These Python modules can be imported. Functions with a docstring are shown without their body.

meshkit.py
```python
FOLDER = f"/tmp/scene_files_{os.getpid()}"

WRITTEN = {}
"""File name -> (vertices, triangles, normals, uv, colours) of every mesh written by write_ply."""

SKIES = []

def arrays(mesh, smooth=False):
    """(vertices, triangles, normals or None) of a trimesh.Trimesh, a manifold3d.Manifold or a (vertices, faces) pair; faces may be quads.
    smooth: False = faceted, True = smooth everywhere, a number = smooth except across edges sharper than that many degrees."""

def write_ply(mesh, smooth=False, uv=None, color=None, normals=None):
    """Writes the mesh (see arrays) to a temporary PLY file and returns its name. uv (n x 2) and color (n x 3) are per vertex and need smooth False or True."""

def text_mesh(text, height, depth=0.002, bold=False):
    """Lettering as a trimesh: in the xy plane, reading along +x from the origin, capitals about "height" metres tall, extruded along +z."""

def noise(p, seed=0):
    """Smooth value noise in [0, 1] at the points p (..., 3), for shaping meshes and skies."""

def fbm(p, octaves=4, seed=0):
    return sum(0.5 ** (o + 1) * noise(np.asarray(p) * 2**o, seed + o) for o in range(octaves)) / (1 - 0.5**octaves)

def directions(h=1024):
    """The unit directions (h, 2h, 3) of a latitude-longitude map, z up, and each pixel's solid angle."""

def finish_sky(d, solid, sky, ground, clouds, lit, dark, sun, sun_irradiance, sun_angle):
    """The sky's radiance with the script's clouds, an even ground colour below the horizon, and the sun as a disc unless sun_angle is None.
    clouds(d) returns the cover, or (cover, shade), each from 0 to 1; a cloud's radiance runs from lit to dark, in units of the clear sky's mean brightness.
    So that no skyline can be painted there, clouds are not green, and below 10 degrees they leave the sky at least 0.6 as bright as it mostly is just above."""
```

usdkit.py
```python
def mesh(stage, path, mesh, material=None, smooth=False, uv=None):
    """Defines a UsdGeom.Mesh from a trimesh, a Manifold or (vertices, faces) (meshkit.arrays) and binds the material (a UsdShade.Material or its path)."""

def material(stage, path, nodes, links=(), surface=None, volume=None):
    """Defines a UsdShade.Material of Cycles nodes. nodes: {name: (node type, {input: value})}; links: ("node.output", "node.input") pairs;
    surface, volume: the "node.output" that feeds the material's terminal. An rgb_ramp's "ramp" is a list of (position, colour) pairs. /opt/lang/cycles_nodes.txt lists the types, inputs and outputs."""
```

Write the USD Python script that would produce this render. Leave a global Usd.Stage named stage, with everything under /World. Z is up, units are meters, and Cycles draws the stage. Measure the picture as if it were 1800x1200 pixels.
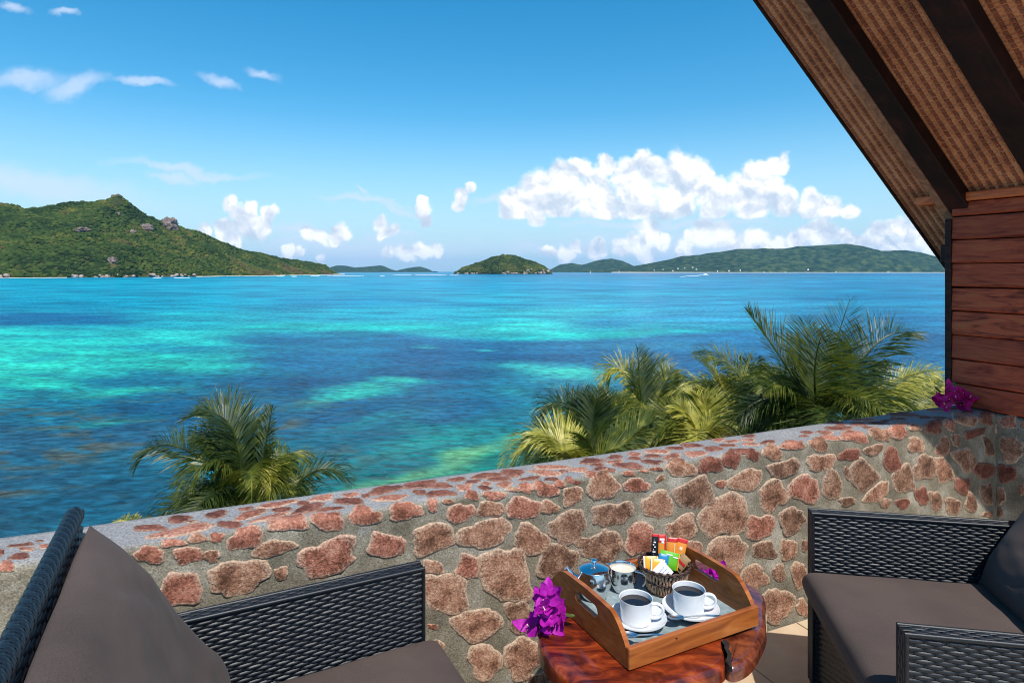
import math, random
import numpy as np
import trimesh
from shapely.geometry import Polygon, Point
from pxr import Gf, Sdf, Usd, UsdGeom, UsdLux, UsdShade, Vt
import usdkit, meshkit

# ------------------------------------------------------------------ camera, sky, sun, exposure
stage = Usd.Stage.CreateInMemory()
UsdGeom.SetStageUpAxis(stage, UsdGeom.Tokens.z)
UsdGeom.Xform.Define(stage, '/World')
stage.SetDefaultPrim(stage.GetPrimAtPath('/World'))
FPX, EYE, HORIZON = 1100.0, 1.5, 477.0           # focal length in photo pixels, eye height, horizon row
EXPOSURE = 0.58
SUN_ELEV, SUN_SIDE = math.radians(58), math.radians(24)   # sun behind the viewer, a little to the right
SUN_DIR = np.array([math.sin(SUN_SIDE) * math.cos(SUN_ELEV), -math.cos(SUN_SIDE) * math.cos(SUN_ELEV), math.sin(SUN_ELEV)])
SUN_POWER, SKY_POWER = 0.95, 0.118

cam = UsdGeom.Camera.Define(stage, '/World/camera')
cam.AddTranslateOp().Set(Gf.Vec3d(0, 0, EYE))
cam.AddRotateXOp().Set(90.0)
cam.CreateHorizontalApertureAttr(36.0)
cam.CreateVerticalApertureAttr(24.0)
cam.CreateFocalLengthAttr(FPX / 1800 * 36)
cam.CreateVerticalApertureOffsetAttr(-(600 - HORIZON) / 1800 * 36)
cam.CreateClippingRangeAttr(Gf.Vec2f(0.05, 200000))
cam.CreateExposureAttr(EXPOSURE)

def meta(prim, label=None, cat=None, group=None, kind=None):
    for k, v in (('label', label), ('category', cat), ('group', group), ('kind', kind)):
        if v: prim.SetCustomDataByKey(k, v)
    return prim

def build_sky():
    nodes, links = {}, []
    def N(name, kind, **kw): nodes[name] = (kind, kw); return name
    def L(a, b): links.append((a, b))
    def M(name, op, a=None, b=None, c=None, clamp=False):
        kw = dict(math_type=op, use_clamp=clamp)
        for k, x in (('value1', a), ('value2', b), ('value3', c)):
            if isinstance(x, str): L(x, f'{name}.{k}')
            elif x is not None: kw[k] = float(x)
        N(name, 'math', **kw); return f'{name}.value'
    N('tc', 'texture_coordinate'); N('xyz', 'separate_xyz'); L('tc.generated', 'xyz.vector')
    # clear sky
    N('sky', 'sky_texture', sky_type='single_scattering', sun_disc=False, sun_elevation=SUN_ELEV, sun_rotation=math.atan2(SUN_DIR[0], SUN_DIR[1]), altitude=0.0, air_density=1.0, aerosol_density=0.6, ozone_density=2.2)
    N('tint', 'hsv', hue=0.486, saturation=1.45, value=1.0, fac=1.0); L('sky.color', 'tint.color')
    # tangent-plane coordinates of the sky ahead (x/y, z/y)
    yy = M('ysafe', 'maximum', 'xyz.y', 0.05)
    X = M('X', 'divide', 'xyz.x', yy); Z = M('Z', 'divide', 'xyz.z', yy)
    N('P', 'combine_xyz', z=0.0); L(X, 'P.x'); L(Z, 'P.y')
    N('w1', 'noise_texture', scale=11.0, detail=6.0, roughness=0.6); L('P.vector', 'w1.vector')
    N('w2', 'vector_math', math_type='subtract', vector2=(0.5, 0.5, 0.5)); L('w1.color', 'w2.vector1')
    N('w3', 'vector_math', math_type='scale', scale=0.062); L('w2.vector', 'w3.vector1')
    N('Q', 'vector_math', math_type='add'); L('P.vector', 'Q.vector1'); L('w3.vector', 'Q.vector2')
    N('flat', 'vector_math', math_type='multiply', vector2=(1, 1, 0)); L('Q.vector', 'flat.vector1')
    def uv(u, v): return ((u - 900) / FPX, (HORIZON - v) / FPX, 0.0)
    puffs = [(915,360,42),(950,330,38),(985,308,30),(1015,292,24),(1048,318,34),(1068,288,20),(1105,300,30),(1130,278,20),(1150,300,28),(1190,308,38),(1225,318,36),(1262,345,38),(1300,338,40),(1335,300,30),(1352,284,26),(1372,280,20),(1345,325,34),(1372,352,36),(1425,360,28),(1460,368,26),(1492,372,20),(985,352,46),(1050,358,46),(1120,350,52),(1185,358,44),(1255,378,26),(1320,370,34),(890,372,22),(940,376,24),
        (1140,408,26),(1112,428,22),(1165,418,18),(1090,438,18),(1240,408,24),(1272,412,22),(1215,416,14),(1450,408,28),(1422,412,18),(1480,416,18),(1548,402,24),(1580,395,26),(1612,420,34),(1650,440,40),(1525,422,20),(1330,434,28),(1372,440,24),(1402,426,18),(1200,440,22),(1290,438,24),(1500,440,28),(1562,440,36),(1060,448,14),(1130,446,20),
        (404,356,16),(420,372,18),(446,366,16),(436,392,28),(476,376,15),(484,366,10),(465,398,22),(398,402,22),(360,402,15),(415,420,18),(545,412,17),(566,414,17),(596,402,15),(585,416,12),(665,394,14),(690,400,12),(675,408,14),(806,348,18),(823,332,13),(803,366,14),(744,372,16),(742,358,10),(752,386,12),(745,440,18),(770,438,15),(715,446,18),(690,444,13),(505,446,13),(528,448,11),(560,455,10),(960,436,13),(985,440,9),(1012,430,13),(990,445,20),(1050,440,18)]
    prev = None; bank = None
    for i, (u, v, r) in enumerate(puffs):
        N(f'd{i}', 'vector_math', math_type='distance', vector2=uv(u, v)); L('flat.vector', f'd{i}.vector1')
        f = M(f'f{i}', 'multiply_add', f'd{i}.value', -FPX / r, 1.0)
        if i < 28: bank = f if bank is None else M(f'm{i}', 'maximum', bank, f)
        else: prev = f if prev is None else M(f'm{i}', 'maximum', prev, f)
    N('cut', 'map_range', range_type='smoothstep', from_min=(HORIZON - 399) / FPX, from_max=(HORIZON - 380) / FPX, to_min=-0.9, to_max=0.0)
    N('wob', 'noise_texture', scale=14.0, detail=3.0); L('P.vector', 'wob.vector'); zz = M('zz', 'multiply_add', 'wob.fac', 0.02, Z); zz2 = M('zz2', 'subtract', zz, 0.010); L(zz2, 'cut.value')
    bank = M('bankcut', 'add', bank, 'cut.result'); prev = M('both', 'maximum', prev, bank)
    N('n2', 'noise_texture', scale=30.0, detail=5.0, roughness=0.6); L('P.vector', 'n2.vector')
    edge = M('edge', 'multiply_add', 'n2.fac', 0.9, -0.40)
    body = M('body', 'add', prev, edge)
    N('alpha', 'map_range', range_type='smoothstep', from_min=-0.06, from_max=0.42, to_min=0.0, to_max=1.0); L(body, 'alpha.value')
    # billows: the difference of the noise towards the light gives each lump a bright and a grey side
    N('up', 'vector_math', math_type='add', vector2=(0.006, 0.014, 0)); L('flat.vector', 'up.vector1')
    N('b1', 'noise_texture', scale=17.0, detail=4.0, roughness=0.55); L('flat.vector', 'b1.vector')
    N('b2', 'noise_texture', scale=17.0, detail=4.0, roughness=0.55); L('up.vector', 'b2.vector')
    df = M('df', 'subtract', 'b1.fac', 'b2.fac')
    sh0 = M('sh0', 'multiply_add', df, 2.3, 0.84)
    # underside of the big bank
    N('base', 'map_range', range_type='smoothstep', from_min=(HORIZON - 392) / FPX, from_max=(HORIZON - 330) / FPX, to_min=0.0, to_max=1.0); L(Z, 'base.value')
    N('low', 'map_range', range_type='smoothstep', from_min=(HORIZON - 408) / FPX, from_max=(HORIZON - 394) / FPX, to_min=1.0, to_max=0.0); L(Z, 'low.value')
    under = M('under', 'maximum', 'base.result', 'low.result')
    under2 = M('under2', 'multiply_add', under, 0.16, 0.86)
    sh = M('shade', 'multiply', sh0, under2)
    sh2 = M('shade2', 'minimum', sh, 1.0)
    N('ccol', 'rgb_ramp', ramp=[(0.0, (3.0, 3.7, 4.7)), (0.55, (3.9, 4.5, 5.3)), (0.75, (5.2, 5.5, 5.9)), (0.92, (6.6, 6.7, 6.8)), (1.0, (7.2, 7.2, 7.2))]); L(sh2, 'ccol.fac')
    # thin high cloud: stretched streaks and soft patches
    soft = [(40,140,110,24,-4),(130,150,75,26,-12),(250,142,70,11,4),(385,138,62,13,14),(470,124,50,12,14),(25,12,44,13,5),(118,18,26,9,8),(308,314,62,12,0),(40,325,360,42,10),(640,352,120,9,12),(700,372,70,8,16),(640,340,16,6,40),(930,345,90,12,0),(690,412,90,8,0),(520,400,60,22,0),(1250,432,470,40,0),(640,440,330,36,0),(990,436,200,24,0),(1180,395,300,10,0),(900,350,110,16,-5),(330,300,200,12,6),(560,425,170,14,0),(1560,430,160,30,0)]
    sp = None
    for i, (u, v, a, b, ang) in enumerate(soft):
        t = math.radians(ang)
        N(f's{i}', 'mapping', mapping_type='texture', location=uv(u, v), rotation=(0, 0, -t), scale=(a / FPX, b / FPX, 1.0)); L('flat.vector', f's{i}.vector')
        N(f'sl{i}', 'vector_math', math_type='length'); L(f's{i}.vector', f'sl{i}.vector1')
        g = M(f'sg{i}', 'subtract', 1.0, f'sl{i}.value')
        sp = g if sp is None else M(f'sm{i}', 'maximum', sp, g)
    N('map3', 'mapping', scale=(9, 30, 1)); L('flat.vector', 'map3.vector')
    N('n3', 'noise_texture', scale=1.0, detail=5.0, roughness=0.6); L('map3.vector', 'n3.vector')
    sa = M('sa', 'multiply_add', 'n3.fac', 0.9, -0.45)
    sb = M('sb', 'add', sp, sa)
    N('salpha', 'map_range', range_type='smoothstep', from_min=0.0, from_max=0.9, to_min=0.0, to_max=0.6); L(sb, 'salpha.value')
    # the same sort of broken cumulus all round the rest of the horizon
    N('g1', 'mapping', scale=(2.2, 2.2, 7.0)); L('tc.generated', 'g1.vector')
    N('g2', 'noise_texture', scale=2.4, detail=7.0, roughness=0.58); L('g1.vector', 'g2.vector')
    N('g3', 'map_range', range_type='smoothstep', from_min=0.54, from_max=0.66, to_min=0.0, to_max=0.8); L('g2.fac', 'g3.value')
    N('g4', 'map_range', range_type='smoothstep', from_min=0.05, from_max=0.35, to_min=1.0, to_max=0.0); L('xyz.z', 'g4.value')
    front = M('front', 'greater_than', 'xyz.y', 0.62); 
    N('back', 'map_range', range_type='smoothstep', from_min=0.35, from_max=0.62, to_min=1.0, to_max=0.0); L('xyz.y', 'back.value')
    N('fwd', 'map_range', range_type='smoothstep', from_min=0.2, from_max=0.45, to_min=0.0, to_max=1.0); L('xyz.y', 'fwd.value')
    ga = M('ga', 'multiply', 'g3.result', 'g4.result'); gb = M('gb', 'multiply', ga, 'back.result')
    af = M('af', 'multiply', 'alpha.result', 'fwd.result'); sf = M('sf', 'multiply', 'salpha.result', 'fwd.result')
    N('air', 'map_range', range_type='smoothstep', from_min=0.0, from_max=0.26, to_min=0.8, to_max=0.0); L('xyz.z', 'air.value')
    N('x0', 'mix', mix_type='mix', color2=(2.9, 4.5, 5.6)); L('tint.color', 'x0.color1'); L('air.result', 'x0.fac')
    N('x1', 'mix', mix_type='mix', color2=(4.5, 5.1, 6.3)); L('x0.color', 'x1.color1'); L(sf, 'x1.fac')
    N('x2', 'mix', mix_type='mix'); L('x1.color', 'x2.color1'); L('ccol.color', 'x2.color2'); L(af, 'x2.fac')
    N('x3', 'mix', mix_type='mix', color2=(5.8, 6.1, 6.5)); L('x2.color', 'x3.color1'); L(gb, 'x3.fac')
    N('bg', 'background_shader', strength=SKY_POWER); L('x3.color', 'bg.color')
    return usdkit.material(stage, '/World/Looks/sky_and_clouds', nodes, links, surface='bg.background')

dome = UsdLux.DomeLight.Define(stage, '/World/sky')
UsdShade.MaterialBindingAPI.Apply(dome.GetPrim()).Bind(build_sky())
meta(dome.GetPrim(), 'blue tropical sky with white cumulus low over the islands', 'sky', kind='structure')

def frame_from_z(zv):
    z = np.asarray(zv, float) / np.linalg.norm(zv)
    x = np.cross([0, 0, 1.0], z); x /= np.linalg.norm(x); y = np.cross(z, x)
    return Gf.Matrix4d(*x, 0, *y, 0, *z, 0, 0, 0, 0, 1)
sun = UsdLux.DistantLight.Define(stage, '/World/sun')
sun.AddTransformOp().Set(frame_from_z(SUN_DIR))
sun.CreateIntensityAttr(SUN_POWER); sun.CreateAngleAttr(0.53); sun.CreateNormalizeAttr(True)
sun.CreateColorAttr(Gf.Vec3f(1.0, 0.95, 0.87))

# ------------------------------------------------------------------ helpers
used = {}
def numbered(parent, name):
    k = (parent, name); n = used.get(k, 0); used[k] = n + 1
    return name if n == 0 else f'{name}_{n:03d}'
def thing(name, label, cat, loc=(0, 0, 0), rotz=0.0, group=None, kind=None):
    x = UsdGeom.Xform.Define(stage, '/World/' + numbered('/World', name))
    x.AddTranslateOp().Set(Gf.Vec3d(*map(float, loc))); x.AddRotateZOp().Set(math.degrees(rotz))
    return meta(x.GetPrim(), label, cat, group, kind)
def to_local(v, loc, rotz=0.0):
    v = np.asarray(v, float) - loc; c, s = math.cos(rotz), math.sin(rotz)
    return np.stack([v[:, 0] * c + v[:, 1] * s, -v[:, 0] * s + v[:, 1] * c, v[:, 2]], 1)
def obj(name, mesh, m, parent=None, smooth=False, label=None, cat=None, group=None, kind=None, prim=None):
    path = (str(parent.GetPath()) if parent else '/World'); path += '/' + numbered(path, name)
    if isinstance(mesh, Acc): mesh = mesh.get()
    g = usdkit.mesh(stage, path, mesh, m, smooth)
    if prim:
        for k, val in prim.items():
            val = np.asarray(val, np.float32)
            t = Sdf.ValueTypeNames.FloatArray if val.ndim == 1 else Sdf.ValueTypeNames.Color3fArray
            UsdGeom.PrimvarsAPI(g).CreatePrimvar(k, t, 'vertex').Set(Vt.FloatArray.FromNumpy(val) if val.ndim == 1 else Vt.Vec3fArray.FromNumpy(val))
    return meta(g.GetPrim(), label, cat, group, kind)
def copy_of(src, name, loc, rotz, label, group=None):
    was = src.GetCustomData()
    r = thing(name, label, was['category'], loc, rotz, group or was.get('group'))
    r.GetReferences().AddInternalReference(src.GetPath()); r.SetInstanceable(True)
    return r
class Acc:
    def __init__(self): self.v, self.f, self.n = [], [], 0
    def add(self, v, f):
        v = np.asarray(v, float); f = np.asarray(f, int)
        if f.shape[1] == 4: f = np.vstack([f[:, [0, 1, 2]], f[:, [0, 2, 3]]])
        self.v.append(v); self.f.append(f + self.n); self.n += len(v); return self
    def tm(self, t): return self.add(t.vertices, t.faces)
    def get(self): return np.vstack(self.v), np.vstack(self.f)
def box(x0, x1, y0, y1, z0, z1):
    v = np.array([[x, y, z] for x in (x0, x1) for y in (y0, y1) for z in (z0, z1)], float)
    f = np.array([[0, 1, 3, 2], [4, 6, 7, 5], [0, 4, 5, 1], [2, 3, 7, 6], [0, 2, 6, 4], [1, 5, 7, 3]])
    return v, np.vstack([f[:, [0, 1, 2]], f[:, [0, 2, 3]]])
def bevel_box(x0, x1, y0, y1, z0, z1, b=0.004):
    pts = []
    for sx, X in ((1, x0), (-1, x1)):
        for sy, Y in ((1, y0), (-1, y1)):
            for sz, Z in ((1, z0), (-1, z1)):
                pts += [(X, Y + sy * b, Z + sz * b), (X + sx * b, Y, Z + sz * b), (X + sx * b, Y + sy * b, Z)]
    h = trimesh.convex.convex_hull(np.array(pts)); return h.vertices, h.faces
def grid_faces(nr, nc, wrap=False):
    i, j = np.meshgrid(np.arange(nr - 1), np.arange(nc if wrap else nc - 1), indexing='ij')
    j2 = (j + 1) % nc
    return np.stack([i * nc + j, (i + 1) * nc + j, (i + 1) * nc + j2, i * nc + j2], -1).reshape(-1, 4)
def lathe(profile, n=40, ang=2 * math.pi):
    p = np.asarray(profile, float); th = np.arange(n) / n * ang
    v = np.stack([p[:, None, 0] * np.cos(th), p[:, None, 0] * np.sin(th), np.repeat(p[:, 1:2], n, 1)], -1).reshape(-1, 3)
    return v, grid_faces(len(p), n, True)[:, ::-1]
def tube(path, r, n=8, caps=True, flat=None):
    p = np.asarray(path, float); m = len(p); r = np.broadcast_to(np.asarray(r, float), m)
    t = np.gradient(p, axis=0); t /= np.linalg.norm(t, axis=1)[:, None]
    up = np.array([0, 0, 1.0]) if abs(t[0] @ [0, 0, 1]) < 0.9 else np.array([1.0, 0, 0])
    out, th = [], np.arange(n) / n * 2 * math.pi
    x = np.cross(up, t[0]); x /= np.linalg.norm(x)
    for i in range(m):
        x = x - (x @ t[i]) * t[i]; x /= np.linalg.norm(x); y = np.cross(t[i], x)
        a, b = (r[i], r[i]) if flat is None else (r[i], r[i] * flat)
        out.append(p[i] + a * np.cos(th)[:, None] * x + b * np.sin(th)[:, None] * y)
    v = np.vstack(out); f = grid_faces(m, n, True)
    f = np.vstack([f[:, [0, 1, 2]], f[:, [0, 2, 3]]])
    if caps:
        v = np.vstack([v, p[:1], p[-1:]]); k = np.arange(n)
        f = np.vstack([f, np.stack([np.full(n, n * m), k, (k + 1) % n], 1), np.stack([np.full(n, n * m + 1), (m - 1) * n + (k + 1) % n, (m - 1) * n + k], 1)])
    return v, f[:, ::-1]
def bez(a, b, c, n):
    t = np.linspace(0, 1, n)[:, None]; a, b, c = map(lambda q: np.asarray(q, float), (a, b, c))
    k = 2 * b - 0.5 * (a + c)
    return (1 - t) ** 2 * a + 2 * t * (1 - t) * k + t * t * c
def ray(u, v): return np.array([(u - 900) / FPX, 1.0, -(v - HORIZON) / FPX])
def at_depth(u, v, y): return ray(u, v) * y + [0, 0, EYE]
def rotm(ax, ang):
    ax = np.asarray(ax, float); ax /= np.linalg.norm(ax); K = np.array([[0, -ax[2], ax[1]], [ax[2], 0, -ax[0]], [-ax[1], ax[0], 0]])
    return np.eye(3) + math.sin(ang) * K + (1 - math.cos(ang)) * K @ K
def on_z(u, v, z): return ray(u, v) * ((EYE - z) * FPX / (v - HORIZON)) + [0, 0, EYE]
def rnd(seed): return np.random.default_rng(seed)

def mat(name, stops, scale=6.0, detail=5.0, rough=0.6, bump=0.0, bump_scale=None, bump_dist=0.01, stretch=(1, 1, 1), coords='object', spec=0.5, distort=0.0, **extra):
    """Principled surface, its colour a ramp over noise, with fine relief."""
    nodes = {'tc': ('texture_coordinate', {}), 'geo': ('geometry', {}), 'mp': ('mapping', {'scale': stretch}),
             'n': ('noise_texture', {'scale': scale, 'detail': detail, 'roughness': 0.6, 'distortion': distort}),
             'r': ('rgb_ramp', {'ramp': stops if np.ndim(stops[0][-1]) else list(zip(np.linspace(0.3, 0.7, len(stops)), stops))}),
             'p': ('principled_bsdf', {'roughness': rough, 'specular_ior_level': spec, **extra})}
    src = 'geo.position' if coords == 'position' else 'tc.object'
    links = [(src, 'mp.vector'), ('mp.vector', 'n.vector'), ('n.fac', 'r.fac'), ('r.color', 'p.base_color')]
    if bump:
        nodes['bn'] = ('noise_texture', {'scale': bump_scale or scale * 4, 'detail': 6.0, 'roughness': 0.65})
        nodes['b'] = ('bump', {'strength': bump, 'distance': bump_dist})
        links += [('mp.vector', 'bn.vector'), ('bn.fac', 'b.height'), ('b.normal', 'p.normal')]
    return usdkit.material(stage, '/World/Looks/' + name, nodes, links, surface='p.BSDF')

# ------------------------------------------------------------------ haze
SEA = -15.0
# ------------------------------------------------------------------ sea
def sea_colours(u, v, x, y):
    """Water colour over sand, weed and reef; u, v are only the places where it was read off, x, y metres."""
    w = np.log(np.maximum(v - HORIZON, 0.5))
    def W(vv): return math.log(max(vv - HORIZON, 0.5))
    pts = [(0,482,(0,150,195)),(600,482,(0,140,190)),(950,482,(16,118,182)),(1300,482,(24,112,175)),(1800,482,(24,112,175)),
           (0,500,(0,158,205)),(400,500,(0,160,208)),(800,500,(0,150,205)),(1150,500,(40,140,200)),(1700,500,(22,120,180)),
           (0,535,(0,140,190)),(300,530,(0,155,200)),(650,530,(10,140,195)),(950,525,(40,165,208)),(1200,530,(50,150,205)),(1650,525,(15,120,180)),
           (60,562,(20,100,160)),(350,558,(30,170,200)),(700,560,(25,160,200)),(1000,555,(55,185,212)),(1250,560,(50,150,205)),(1600,560,(30,110,170)),
           (0,588,(45,200,205)),(250,590,(50,200,208)),(600,578,(20,180,190)),(930,575,(60,205,212)),(1050,582,(20,190,195)),(1300,590,(34,115,180)),(1600,600,(32,92,150)),
           (0,612,(50,205,200)),(300,608,(45,190,200)),(550,600,(18,105,160)),(850,605,(24,92,150)),(1150,610,(34,105,165)),(1500,620,(30,92,150)),
           (60,640,(55,210,200)),(280,640,(45,195,190)),(520,630,(20,90,145)),(850,630,(24,82,140)),(1200,640,(30,92,150)),
           (20,668,(45,195,185)),(200,662,(20,95,140)),(500,662,(16,75,128)),(800,660,(16,78,132)),(1000,660,(35,130,160)),(1200,680,(28,88,145)),
           (0,710,(22,105,145)),(300,720,(18,80,130)),(560,720,(18,85,135)),(800,720,(14,85,135)),(950,710,(15,110,145)),
           (0,780,(40,85,125)),(250,770,(42,88,130)),(650,780,(14,92,125)),(850,780,(12,105,125)),(1000,780,(20,120,130)),
           (0,860,(36,82,120)),(200,880,(24,80,118)),(500,860,(12,90,115)),(700,850,(12,112,115)),(900,830,(16,118,112)),
           (0,960,(34,78,112)),(400,1000,(14,88,105)),(900,950,(14,105,105))]
    num = np.zeros((len(u), 3)); den = np.zeros(len(u))
    n1 = meshkit.fbm(np.stack([u / 170, w * 9, 0 * u], 1), 4, 3) - 0.5
    n2 = meshkit.fbm(np.stack([u / 260, w * 5, 0 * u + 7], 1), 4, 5) - 0.5
    uu, ww = u + 260 * n2, w + 0.22 * n1
    for pu, pv, c in pts:
        q = ((uu - pu) / 190) ** 2 + ((ww - W(pv)) / 0.13) ** 2
        g = 1.0 / (q ** 1.7 + 0.04)
        num += g[:, None] * (np.array(c) / 255.0); den += g
    col = num / den[:, None]
    st = meshkit.fbm(np.stack([u / 75 + 30, w * 26, 0 * u + 2], 1), 4, 8) - 0.5; st2 = meshkit.fbm(np.stack([u / 26, w * 60, 0 * u + 5], 1), 3, 9) - 0.5
    col = col * (1 + np.stack([.5 * st, .55 * st + .2 * st2, .40 * st + .15 * st2], 1))
    col = np.clip(col * .93 + np.array([.02, .055, .045]), 0, 1)
    def blob(pu, pv, a, b, c, k, ang=0.0, soft=1.0):
        nonlocal col
        t = math.radians(ang); du, dv = u - pu + 70 * n2 * a / 100, v - pv + 60 * n1 * max(b, 6) / 18
        p, q = (du * math.cos(t) - dv * math.sin(t)) / a, (du * math.sin(t) + dv * math.cos(t)) / b
        m = np.clip(1.25 - np.sqrt(p * p + q * q), 0, 1) ** soft * k
        m = np.clip(m * (0.75 + 1.4 * n1 + 0.8 * n2), 0, 1)[:, None]
        col = col * (1 - m) + m * np.array(c) / 255.0
    for b in [(195,690,140,7,(50,200,180),.95,4),(170,742,110,7,(45,185,165),.9,7),(640,684,90,16,(60,205,180),.95,8),(600,700,120,10,(45,175,165),.7,8),(710,668,60,6,(55,200,185),.9,-4),
              (755,608,26,3,(60,195,190),.8,2),(858,618,22,3,(60,195,195),.8,0),(510,652,14,3,(55,180,180),.6,0),(640,640,40,4,(40,140,165),.5,0),
              (1000,662,95,20,(75,205,195),.9,-4),(950,645,60,12,(65,195,195),.7,0),(1080,690,60,14,(40,150,155),.6,-6),(900,690,40,10,(40,160,165),.6,0),
              (720,838,190,13,(135,170,110),.95,14),(850,795,130,14,(110,168,125),.9,18),(780,780,140,16,(40,150,145),.6,12),(700,870,160,20,(30,135,125),.6,10),(980,765,80,14,(60,160,135),.6,10),(620,870,80,10,(70,140,120),.5,14),(800,760,200,18,(25,140,140),.5,14),(650,745,120,12,(30,140,150),.5,10),
              (150,592,60,5,(30,140,175),.7,3),(260,612,60,4,(30,135,175),.7,2),(60,630,70,5,(28,125,165),.7,4),(140,640,50,4,(35,140,170),.6,3),(80,655,90,5,(25,110,150),.8,5),(330,616,90,5,(25,120,165),.7,2),
              (1060,572,90,8,(34,112,175),.9,0),(1230,575,120,6,(40,120,185),.6,0),(1300,545,160,6,(60,160,212),.5,0),(120,555,160,6,(25,105,165),.7,2),(1150,610,160,5,(60,165,195),.5,0),
              (520,488,200,2.5,(20,190,205),.6,0),(120,496,140,2,(10,175,200),.7,0)]:
        blob(*b)
    # weed and coral in the near shallows
    reef = meshkit.fbm(np.stack([x / 2.6, y / 1.5, 0 * x], 1), 4, 11)
    big = meshkit.fbm(np.stack([x / 14, y / 8, 0 * x + 3], 1), 3, 12)
    near = np.clip((v - 655) / 90, 0, 1) * np.clip((820 - u) / 300, 0, 1)
    k = (np.clip((reef - 0.49) * 7, 0, 1) * np.clip((big - 0.40) * 5, 0, 1) * near * 0.8)[:, None]
    col = col * (1 - k) + k * np.array([98, 92, 88]) / 255.0
    return col

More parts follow.
